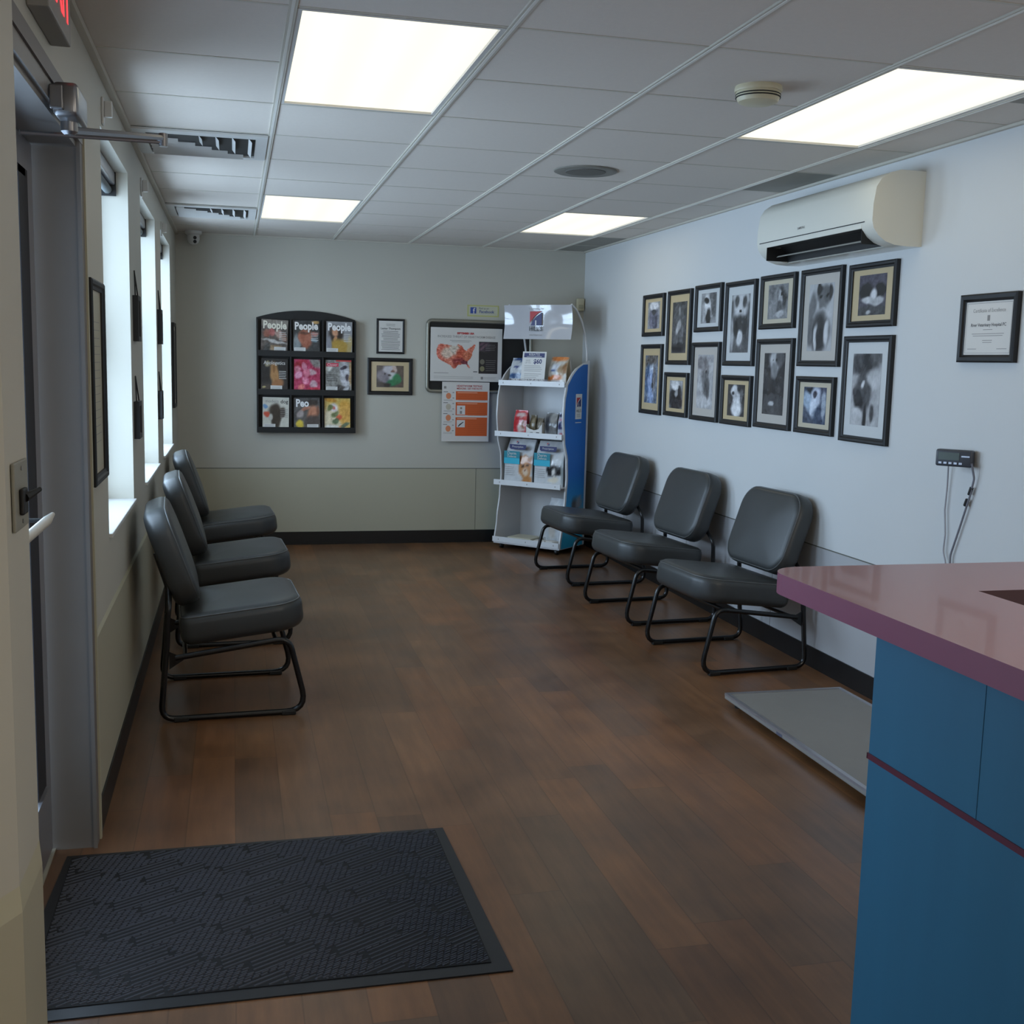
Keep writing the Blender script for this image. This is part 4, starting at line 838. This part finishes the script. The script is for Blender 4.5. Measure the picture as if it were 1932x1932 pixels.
def make_chair(label, loc, rz, group):
    """local +x = forward, y = across, origin on the floor under the runner centre"""
    t = thing('waiting_room_chair', label, 'chair', loc, rz, group)
    MS = Matrix.Translation((.045, 0, .335)) @ Matrix.Rotation(math.radians(-6.5), 4, 'Y')
    b = cushion(CW, .52, .135, .05, .13, .012, .042); b.v = [tuple(MS @ Vector(p)) for p in b.v]; seat = b.build('seat', t, 50)
    b = MB(); b.tube([MS @ Vector(p) for p in welt(CW, .52, .121, .05, .13, .0095)], .0032, M_welt, 6, True); b.build('seat_piping', seat, 60)
    # backrest: slab stood up; its local x -> height, z -> forward
    lean = math.radians(19)
    MBk = Matrix.Translation((-.250, 0, .672)) @ Matrix.Rotation(-lean, 4, 'Y') @ Matrix(((0, 0, 1, 0), (0, 1, 0, 0), (1, 0, 0, 0), (0, 0, 0, 1)))
    b = cushion(.57, .43, .11, .115, .115, .012, .038); b.v = [tuple(MBk @ (Vector(p) - Vector((0, 0, .052)))) for p in b.v]; back = recalc(b.build('backrest', t, 50))
    b = MB(); b.tube([MBk @ (Vector(p) - Vector((0, 0, -.045))) for p in welt(.57, .43, 0, .115, .115, .0095)], .0032, M_welt, 6, True); b.build('back_piping', back, 60)
    r = .0125
    for s in (-1, 1):
        y = s * .318
        loop = [(-.235, y, .285), (-.262, y, .27), (-.288, y, .16), (-.300, y, .013), (.292, y, .013), (.225, y, .335), (-.19, y, .275)]
        pts = fillet([(-.268, y, .46), (-.272, y, .34), (-.288, y, .16), (-.300, y, .0135), (.300, y, .0135), (.222, y, .335), (-.24, y, .272)], [.05, .3, .055, .075, .06], 6)
        leg = MB().tube(pts, r, M_blk, 10).build('sled_leg', t, 50)
        yb = s * .235
        MB().tube(fillet([(-.268, y, .44), (-.262, y, .49), (-.262, yb, .54), (-.312, yb, .70)], [.04, .04], 5), .011, M_blk, 8).build('back_upright', t, 50)
        MB().prism([(-.265, .30), (-.265, .225), (-.20, .268)], y - .003, y + .003, M_blk, 'xz').build('gusset', t)
        for x in (-.22, .22): MB().bbox(x - .03, x + .03, y - .015, y + .015, 0, .02, .004, M_blkm).build('glide', leg)
    b = MB(); b.tube([(-.20, -.318, .280), (-.20, .318, .280)], .010, M_blk, 8); b.tube([(.17, -.318, .325), (.17, .318, .325)], .010, M_blk, 8); b.build('cross_bar', t, 50)
    return t
def copy_tree(o, parent=None):
    c = o.copy(); COL.objects.link(c)
    if parent: c.parent = parent
    for ch in list(o.children): copy_tree(ch, c)
    return c
chairs = [
 ((-.02, 5.035, 0), math.radians(3), 'dark grey armless chair nearest the door in the left row under the windows', 'chairs under the windows'),
 ((-.015, 6.26, 0), math.radians(3), 'dark grey armless chair in the middle of the left row under the windows', 'chairs under the windows'),
 ((-.035, 7.68, 0), math.radians(3), 'dark grey armless chair farthest along the left wall, near the back corner', 'chairs under the windows'),
 ((2.492, 5.345, 0), PI + math.radians(5), 'dark grey armless chair nearest the pink counter in the right row', 'chairs below the framed photos'),
 ((2.475, 6.42, 0), PI + math.radians(5), 'dark grey armless chair in the middle of the right row below the photos', 'chairs below the framed photos'),
 ((2.465, 7.60, 0), PI + math.radians(5), 'dark grey armless chair beside the pet food display', 'chairs below the framed photos')]
c0 = make_chair(chairs[0][2], chairs[0][0], chairs[0][1], chairs[0][3])
for (loc, rz, lab, grp) in chairs[1:]:
    c = copy_tree(c0); c.location = loc; c.rotation_euler = (0, 0, rz); tag(c, lab, 'chair', grp)

# ------------------------------------------------------------------ reception counter
t = thing('reception_counter', 'mauve topped reception counter with blue panels at the right edge', 'counter', (0, 0, 0))
cxl, cyf, cxr, cyn, wd = 1.155, 2.277, 2.30, -1.2, .330
def corner(cx, cy, r, a0, a1): return arc(cx, cy, r, a0, a1, 8)
outer = [(cxl, cyn)] + [(cxl + .085 - .085 * math.cos(a * PI / 16), cyf - .085 + .085 * math.sin(a * PI / 16)) for a in range(9)] + [(cxr, cyf)]
innerp = [(cxr, cyf - wd + .025), (cxl + wd, cyf - wd + .025), (cxl + wd, cyn)]
poly = outer + innerp; n = len(poly)
b = MB(); z0, z1 = 1.024, 1.07
b.add([(p[0], p[1], z1) for p in poly], [tuple(range(n))[::-1]], M_lam); b.add([(p[0], p[1], z0) for p in poly], [tuple(range(n))], M_lame)
b.add([(p[0], p[1], z) for z in (z0, z1) for p in poly], [(k, (k + 1) % n, n + (k + 1) % n, n + k)[::-1] for k in range(n) if k not in (n - 3, n - 2)], M_lame)
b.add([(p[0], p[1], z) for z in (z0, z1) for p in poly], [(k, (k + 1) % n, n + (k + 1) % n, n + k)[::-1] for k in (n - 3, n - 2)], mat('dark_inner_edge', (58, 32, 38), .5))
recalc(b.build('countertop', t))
b = MB(); b.box(1.25, 1.36, -1.15, 1.96, 0, z0, M_blue); b.build('side_panel', t)
b = MB(); b.box(1.36, 2.25, 1.86, 1.96, 0, z0, M_blue); b.build('end_panel', t)
b = MB(); b.box(1.247, 1.25, -1.15, 1.962, .731, .743, M_strip).box(1.247, 2.25, 1.96, 1.963, .731, .743, M_strip); b.build('trim_strip', t)
b = MB(); b.box(1.2492, 1.25, 1.617, 1.6185, .743, z0, mat('dark_seam', (42, 100, 130), .6)); b.build('panel_seam', t)
MB().box(1.36, 1.95, -1.1, 1.86, .70, .73, mat('desk_wood', (70, 42, 40), .5)).build('inner_desk', t)

# ------------------------------------------------------------------ pet food display
DA = math.atan2(-.717, .697)
t = thing('display_stand', 'white shelf stand with blue side panels and a curved header in the corner', 'display stand', (2.071, 8.879, 0), DA)
Wd, Dd = .60, .41
M_dw = mat('display_white', (206, 206, 206), .35, var=.02)
def frontoff(z):
    P = [(.05, 0), (.25, .035), (.45, .07), (.60, .085), (.75, .075), (.92, .02), (1.10, .0), (1.22, .008), (1.34, .035), (1.42, .10), (1.48, .19), (1.53, .31), (1.545, .40)]
    for k in range(len(P) - 1):
        if P[k][0] <= z <= P[k + 1][0]:
            q = (z - P[k][0]) / (P[k + 1][0] - P[k][0]); q = q * q * (3 - 2 * q); return P[k][1] * (1 - q) + P[k + 1][1] * q
    return P[-1][1]
zs = [.05 + 1.495 * k / 46 for k in range(47)]
prof = [(frontoff(z), z) for z in zs]
poly = prof + [(Dd, 1.545), (Dd, .05)]
def sidecol(y, z):
    q = max(0, min(1, (z - .12) / 1.2))
    top = (8, 92, 168); midc = (6, 104, 188); low = (50, 170, 206)
    c = [low[k] + (midc[k] - low[k]) * min(1, max(0, (z - .25) / .4)) for k in range(3)]
    c = [c[k] + (top[k] - c[k]) * max(0, (z - .9) / .6) for k in range(3)]
    for (cy, cz, ry, rz_, cc) in ((.22, .36, .05, .09, (70, 66, 66)), (.30, .40, .05, .06, (130, 132, 134)), (.25, .29, .08, .04, (60, 50, 48)), (.24, .24, .06, .02, (180, 170, 156)), (.35, .30, .06, .06, (96, 150, 160))):
        d = math.hypot((y - cy) / ry, (z - cz) / rz_); wgt = max(0, min(1, (1.15 - d) / .4)); c = [c[k] * (1 - wgt) + cc[k] * wgt for k in range(3)]
    return lin(c)
M_sideprint = printmat('side_print', .4)
for (x0, x1, xs) in ((-.012, 0, -.0125), (Wd, Wd + .012, Wd + .0125)):
    b = MB(); b.prism(poly, x0, x1, M_dw, 'yz'); recalc(b.build('side_panel', t))
    o = t.children[-1]
    b = MB(); V = []; C = []; F = []; nh = 8
    for z in zs:
        f0 = min(frontoff(z) + .022 + .02 * max(0, (z - 1.2)), Dd - .035)
        for k in range(nh + 1):
            y = f0 + (Dd - .03 - f0) * k / nh; zz = min(z, 1.515); V.append((xs, y, zz)); C.append(sidecol(y, zz))
    for i in range(len(zs) - 1):
        for k in range(nh): q = i * (nh + 1) + k; F.append((q, q + 1, q + nh + 2, q + nh + 1))
    b.add(V, F, M_sideprint, C); b.build('side_graphic', o)
MB().box(0, Wd, Dd - .012, Dd, .05, 1.36, M_dw).build('back_panel', t)
M_lip = mat('shelf_lip', (222, 224, 226), .35, var=.01)
for k, z in enumerate((.07, .54, .935, 1.345)):
    f0 = [.0, .0, .0, .02][k]
    b = MB(); b.box(0.001, Wd - .001, f0 + .004, Dd - .012, z - .008, z, M_dw); b.box(-.018 if k < 3 else -.005, Wd + .005, f0 - .006, f0 + .004, z - .012, z + .03, M_lip)
    for x in (.04, .30, .56): b.rect(x - .003, x + .003, z + .003, z + .015, f0 - .0065, M_inkg)
    b.build('shelf', t)
b = MB(); b.box(-.01, Wd + .01, .0, Dd, .045, .062, M_dw); b.build('base', t)
for (x, y) in ((.04, .05), (.56, .05), (.04, .39), (.56, .39)):
    b = MB(); b.tube([(x - .01, y, .022), (x + .01, y, .022)], .022, M_blk, 14); b.box(x - .014, x + .014, y - .006, y + .006, .02, .046, M_steel); b.build('caster', t, 40)
def pole_pts(x): return [(x, .39, 1.50), (x, .385, 1.62), (x, .35, 1.74), (x, .28, 1.86), (x, .19, 1.94), (x, .11, 1.975)]
for x in (.02, Wd - .005): MB().tube(fillet(pole_pts(x), .1, 4), .0085, M_dw, 10).build('header_pole', t, 50)
# header: slightly bowed clear-white sheet
b = MB(); nx, nz = 24, 10; V = []; F = []
for j in range(nz + 1):
    for i in range(nx + 1):
        u, v = i / nx, j / nz
        y = .095 + .018 * math.sin(PI * v) * (1 + .5 * math.sin(u * 9)) - .01 * math.sin(PI * u); V.append((-.02 + .625 * u, y, 1.705 + .268 * v))
for j in range(nz):
    for i in range(nx): q = j * (nx + 1) + i; F.append((q, q + 1, q + nx + 2, q + nx + 1))
o_ = len(V); V += [(p[0], p[1] + .002, p[2]) for p in V]; F += [tuple(o_ + k for k in f[::-1]) for f in F]
b.add(V, F, mat('glossy_header_film', (190, 190, 194), .12, var=.03, coat=1.0)); hd = b.build('header_sign', t, 60)
def logo(b, cx, cz, s, y, M=None):
    def P(pts, m): b.add([(cx + p[0] * s, y, cz + p[1] * s) for p in pts], [tuple(range(len(pts)))], m)
    red = [(-.5, .5), (.5, .5), (.30, .42), (.05, .28), (-.18, .08), (-.35, -.12), (-.5, -.35)]
    blu = [(-.42, -.5), (.5, -.5), (.5, .42), (.34, .34), (.10, .18), (-.1, .0), (-.28, -.22)]
    P(red, M_inkr); P(blu, M_inkn)
    b.rect(cx - .05 * s, cx + .05 * s, cz - .5 * s, cz - .14 * s, y - .0004, M_inkw)
b = MB(); logo(b, .29, 1.868, .11, .082); b.text("HILL'S", .05, .29, 1.785, .082, M_ink, sx=.95, bold=.001); b.text('Transforming Lives', .018, .29, 1.943, .082, M_inkg); b.text('www.hillspet.com', .017, .29, 1.738, .082, M_inkg); b.build('lettering', hd)
# logo plaque on the outer side panel (faces local +x)
o = t.children[1]
Mside = Matrix.Translation((Wd + .0135, .245, 1.18)) @ Matrix.Rotation(PI / 2, 4, 'Z')
b = MB(); b.rect(-.052, .052, -.10, .10, 0, M_inkw); logo(b, 0, .035, .072, -.0008); b.text("HILL'S", .030, 0, -.035, -.0008, M_ink, bold=.0004); b.lines(-.03, .03, -.085, -.055, 3, -.0008, M_inkg, .003); b.rect(-.05, .05, -.13, -.124, 0, M_inkw)
b.v = [tuple(Mside @ Vector(p)) for p in b.v]
sp_ = [c for c in t.children if c.name.startswith('side_panel')][1]; b.build('side_logo', sp_)

def disp_loc(x, y, z):
    ca, sa = math.cos(DA), math.sin(DA); return (2.071 + x * ca - y * sa, 8.879 + x * sa + y * ca, z)
def bag(name, label, cat, x, y, z, w_, h_, d_, art, group=None, tilt=0.0, rz=0.0, top=.012, sidec=(150, 156, 160), nx=20, nz=26, extra=None):
    t = thing(name, label, cat, disp_loc(x, y, z), DA + rz, group)
    t.rotation_euler = (-tilt, 0, DA + rz)
    V = []; C = []; F = []; ns = 4; per = 2 * (nx + ns)
    for j in range(nz + 1):
        v = j / nz; dd = d_ * (1 - max(0, (v - .45) / .55) ** 1.6); dd = max(dd, top); ww = w_ * (1 - .07 * max(0, (v - .5) / .5)) * (1 - .02 * math.sin(PI * v))
        row = []
        for i in range(nx): u = i / nx; row.append((-ww / 2 + ww * u, -dd / 2 - .010 * math.sin(PI * u) * math.sin(PI * v) + .003 * mnoise.noise(Vector((u * 7, v * 7, x * 9))), u, 0))
        for i in range(ns): row.append((ww / 2, -dd / 2 + dd * i / ns, i / ns, 1))
        for i in range(nx): u = i / nx; row.append((ww / 2 - ww * u, dd / 2 + .006 * math.sin(PI * u) * math.sin(PI * v), 1 - u, 2))
        for i in range(ns): row.append((-ww / 2, dd / 2 - dd * i / ns, i / ns, 3))
        for (px_, py_, u, s) in row:
            q = -.012 * math.sin(PI * u) if s in (1, 3) else 0
            V.append((px_ + (q if s == 1 else -q if s == 3 else 0) * (dd / d_), py_, h_ * v)); C.append(lin(art(u, v) if s == 0 else (sidec if s != 2 else (190, 190, 190))))
    for j in range(nz):
        for k in range(per): F.append((j * per + k, j * per + (k + 1) % per, (j + 1) * per + (k + 1) % per, (j + 1) * per + k))
    F.append(tuple(range(per))[::-1]); F.append(tuple(nz * per + k for k in range(per)))
    b = MB(); b.add(V, F, M_bag, C); body = b.build('bag_body', t, 50)
    if extra: b = MB(); extra(b); b.build('lettering', body)
    return t
def foodtext(brand_z, teal_z0, teal_z1, yy):
    def ex(b):
        b.rect(-.078, .078, .285, .318, yy, M_inkn); b.rect(-.07, .07, .278, .285, yy, M_inkn); b.text('Prescription', .024, 0, .30, yy - .001, M_inkw, sx=.9)
        b.rect(-.13, .02, .205, .262, yy - .001, M_teal); b.rect(-.13, .02, .158, .205, yy - .001, M_aqua)
        b.text('Derm', .036, -.055, .243, yy - .002, M_inkw); b.text('Defense', .026, -.055, .218, yy - .002, M_inkw)
        b.lines(-.12, -.02, .06, .14, 5, yy, M_inkg, .0025); logo(b, .0, .335, .022, yy)
    return ex
WHT = (206, 208, 210)
catf = paint(WHT, [(.74, .36, .24, .27, 0, (196, 140, 92), .2), (.60, .53, .07, .10, .3, (176, 116, 70)), (.90, .53, .07, .10, -.3, (176, 116, 70)), (.68, .42, .05, .03, 0, (80, 56, 34)), (.85, .42, .05, .03, 0, (80, 56, 34)), (.76, .28, .13, .09, 0, (222, 200, 176)), (.76, .33, .03, .02, 0, (150, 80, 70)), (.8, .09, .2, .08, .2, (186, 128, 76)), (.5, .9, .6, .06, 0, (222, 224, 226))], 7, 41)
dogf = paint(WHT, [(.70, .35, .17, .13, 0, (40, 38, 40)), (.50, .34, .07, .11, .3, (26, 26, 28)), (.88, .36, .07, .12, -.3, (30, 30, 32)), (.70, .31, .06, .12, 0, (224, 222, 218)), (.70, .25, .04, .022, 0, (24, 24, 24)), (.66, .13, .2, .06, 0, (224, 214, 196)), (.97, .35, .04, .3, 0, (150, 160, 158))], 7, 42)
bag('pet_food_bag', 'white and teal pet food bag with ginger cat, left on third shelf', 'pet food', .155, .17, .54, .27, .36, .15, catf, 'large pet food bags on the stand', extra=foodtext(0, 0, 0, -.092))
bag('pet_food_bag', 'white and teal pet food bag with black and white dog, third shelf', 'pet food', .44, .17, .54, .27, .355, .15, dogf, 'large pet food bags on the stand', extra=foodtext(0, 0, 0, -.092))
bag('treat_bag', 'small red treat bag on the second shelf', 'pet food', .152, .14, .935, .125, .20, .06, paint((190, 44, 52), [(.5, .8, .4, .1, 0, (214, 190, 186)), (.6, .3, .3, .2, 0, (214, 196, 190)), (.75, .45, .16, .16, 0, (150, 90, 66)), (.5, .95, .6, .06, 0, (206, 40, 50))], 18, 43), sidec=(150, 30, 40), nx=10, nz=14)
# open white carton with dark pouches on shelf two
t2 = thing('carton_tray', 'open white cardboard tray of packets in the middle of the second shelf', 'box', disp_loc(.295, .15, .935), DA)
b = MB(); b.box(-.075, .075, -.06, .06, 0, .004, M_inkw)
b.prism([(-.075, 0), (.075, 0), (.075, .10), (.04, .055), (0, .045), (-.04, .055), (-.075, .075)], -.06, -.057, M_inkw, 'xz'); b.box(-.075, -.072, -.06, .06, 0, .09, M_inkw).box(.072, .075, -.06, .06, 0, .11, M_inkw).box(-.075, .075, .057, .06, 0, .12, M_inkw)
b.build('tray', t2)
b = MB(); b.rect(-.035, -.01, .012, .03, -.0606, M_inkg); b.rect(.02, .05, .018, .03, -.0606, M_ink); b.build('lettering', t2)
for k, (x, cc) in enumerate(((.262, (96, 84, 60)), (.325, (100, 92, 78)))):
    bag('snack_packet', ['olive brown packet standing in the left of the white tray', 'grey brown packet standing in the right of the white tray'][k], 'pet food', x, .15, .940, .055, .16 - .02 * k, .05, paint(cc, [(.5, .6, .3, .2, .3, tuple(min(255, v + 40) for v in cc))], 20, 44 + k), 'packets in the white tray', nx=8, nz=10, sidec=cc)
bag('treat_bag', 'dark grey and silver treat bag to the right of the white tray', 'pet food', .435, .15, .935, .115, .19, .07, paint((112, 112, 112), [(.25, .5, .2, .35, .2, (44, 46, 52)), (.7, .8, .3, .2, 0, (150, 150, 148))], 12, 46), sidec=(90, 90, 90), nx=10, nz=14)
bag('treat_bag', 'navy, pink and white treat bag at the right end of the second shelf', 'pet food', .545, .14, .935, .085, .195, .06, paint((190, 194, 204), [(.5, .92, .6, .12, 0, (36, 44, 84)), (.5, .72, .4, .06, 0, (200, 140, 160)), (.45, .5, .45, .16, .2, (40, 46, 92)), (.6, .12, .4, .08, 0, (190, 110, 120))], 12, 47), sidec=(120, 124, 150), nx=8, nz=14)
bag('treat_bag', 'white treat bag with blue bands at the left of the top shelf', 'pet food', .105, .15, 1.345, .15, .21, .07, paint((196, 200, 204), [(.6, .95, .5, .08, 0, (40, 66, 110)), (.5, .62, .25, .05, 0, (40, 56, 120)), (.5, .28, .6, .10, 0, (44, 78, 124)), (.7, .62, .15, .12, 0, (230, 234, 238)), (.7, .1, .3, .08, 0, (230, 230, 232))], 14, 48), sidec=(150, 156, 160), nx=12, nz=14, tilt=.12)
bag('treat_bag', 'orange and white treat bag with animals at the right of the top shelf', 'pet food', .475, .16, 1.345, .17, .225, .08, paint((200, 196, 188), [(.5, .95, .5, .1, 0, (214, 130, 70)), (.4, .6, .3, .16, 0, (210, 214, 222)), (.3, .52, .15, .03, 0, (50, 76, 140)), (.7, .5, .18, .2, .2, (176, 150, 120)), (.9, .6, .12, .2, 0, (150, 110, 76)), (.35, .24, .4, .10, .1, (214, 120, 56)), (.5, .1, .3, .08, 0, (226, 228, 230))], 20, 49), sidec=(150, 130, 100), nx=14, nz=16, tilt=.1)
# price card
t2 = thing('price_card', 'upright white price card reading 60 dollars on the top shelf', 'sign', disp_loc(.285, .055, 1.347), DA); t2.rotation_euler = (-.13, 0, DA)
b = MB(); b.bbox(-.11, .11, -.0, .004, 0, .262, .001, M_inkw); card = b.build('card', t2)
b = MB(); y = -.0006; b.rect(-.095, .095, .215, .25, y, M_inkn); b.text('REBATES', .024, 0, .237, y - .0006, M_inkw, sx=1.1); b.lines(-.07, .07, .217, .226, 1, y - .0006, M_inkw, .003)
b.text('SAVE', .018, -.055, .19, y, M_inkg); b.text('UP TO', .018, -.055, .172, y, M_inkg); b.text('$60', .05, .035, .182, y, M_inkn, bold=.0016)
b.lines(-.085, .085, .10, .155, 4, y, M_inkg, .003); b.lines(-.08, .08, .035, .09, 4, y, M_inkg, .003, .3); b.rect(-.095, .095, .004, .024, y, M_inkn); b.build('lettering', card)
t2 = thing('shelf_banner', 'dark strip with white lettering lying along the top shelf front', 'sign', disp_loc(.28, .045, 1.3475), DA)
b = MB(); b.box(-.20, .16, -.012, -.009, 0, .042, mat('banner_brown', (72, 54, 56), .4)); b.build('strip', t2); b = MB(); b.text('THE BEST THINGS IN LIFE ARE FURRY', .0185, -.02, .034, -.0126, M_inkw, bold=.0006); b.build('lettering', t2)
# bottom shelf
bag('plastic_bag', 'clear white plastic bag standing at the right of the bottom shelf', 'bag', .48, .24, .07, .19, .36, .13, paint((200, 204, 208), [(.4, .7, .2, .25, 0, (226, 230, 232)), (.3, .3, .2, .2, .4, (190, 184, 176))], 14, 51), sidec=(180, 184, 190), nx=12, nz=14)
t2 = thing('booklet_stack', 'flat stack of cream booklets on the bottom shelf', 'booklets', disp_loc(.20, .17, .07), DA)
for k in range(3): MB().box(-.13 + .006 * k, .11 - .004 * k, -.10, .10 - .006 * k, k * .009, k * .009 + .0085, mat('cream_paper', (206, 200, 178), .5)).build('booklet', t2)
t2 = thing('packet_pile', 'crumpled white packets lying at the right front of the bottom shelf', 'packets', disp_loc(.46, .065, .07), DA)
for k, (x, y, r) in enumerate(((-.06, 0, .2), (.03, .02, -.3))):
    b = MB(); b.bbox(-.05, .05, -.04, .04, 0, .03, .008, M_paper, 2, Matrix.Translation((x, y, 0)) @ Matrix.Rotation(r, 4, 'Z')); b.build('packet', t2, 50)
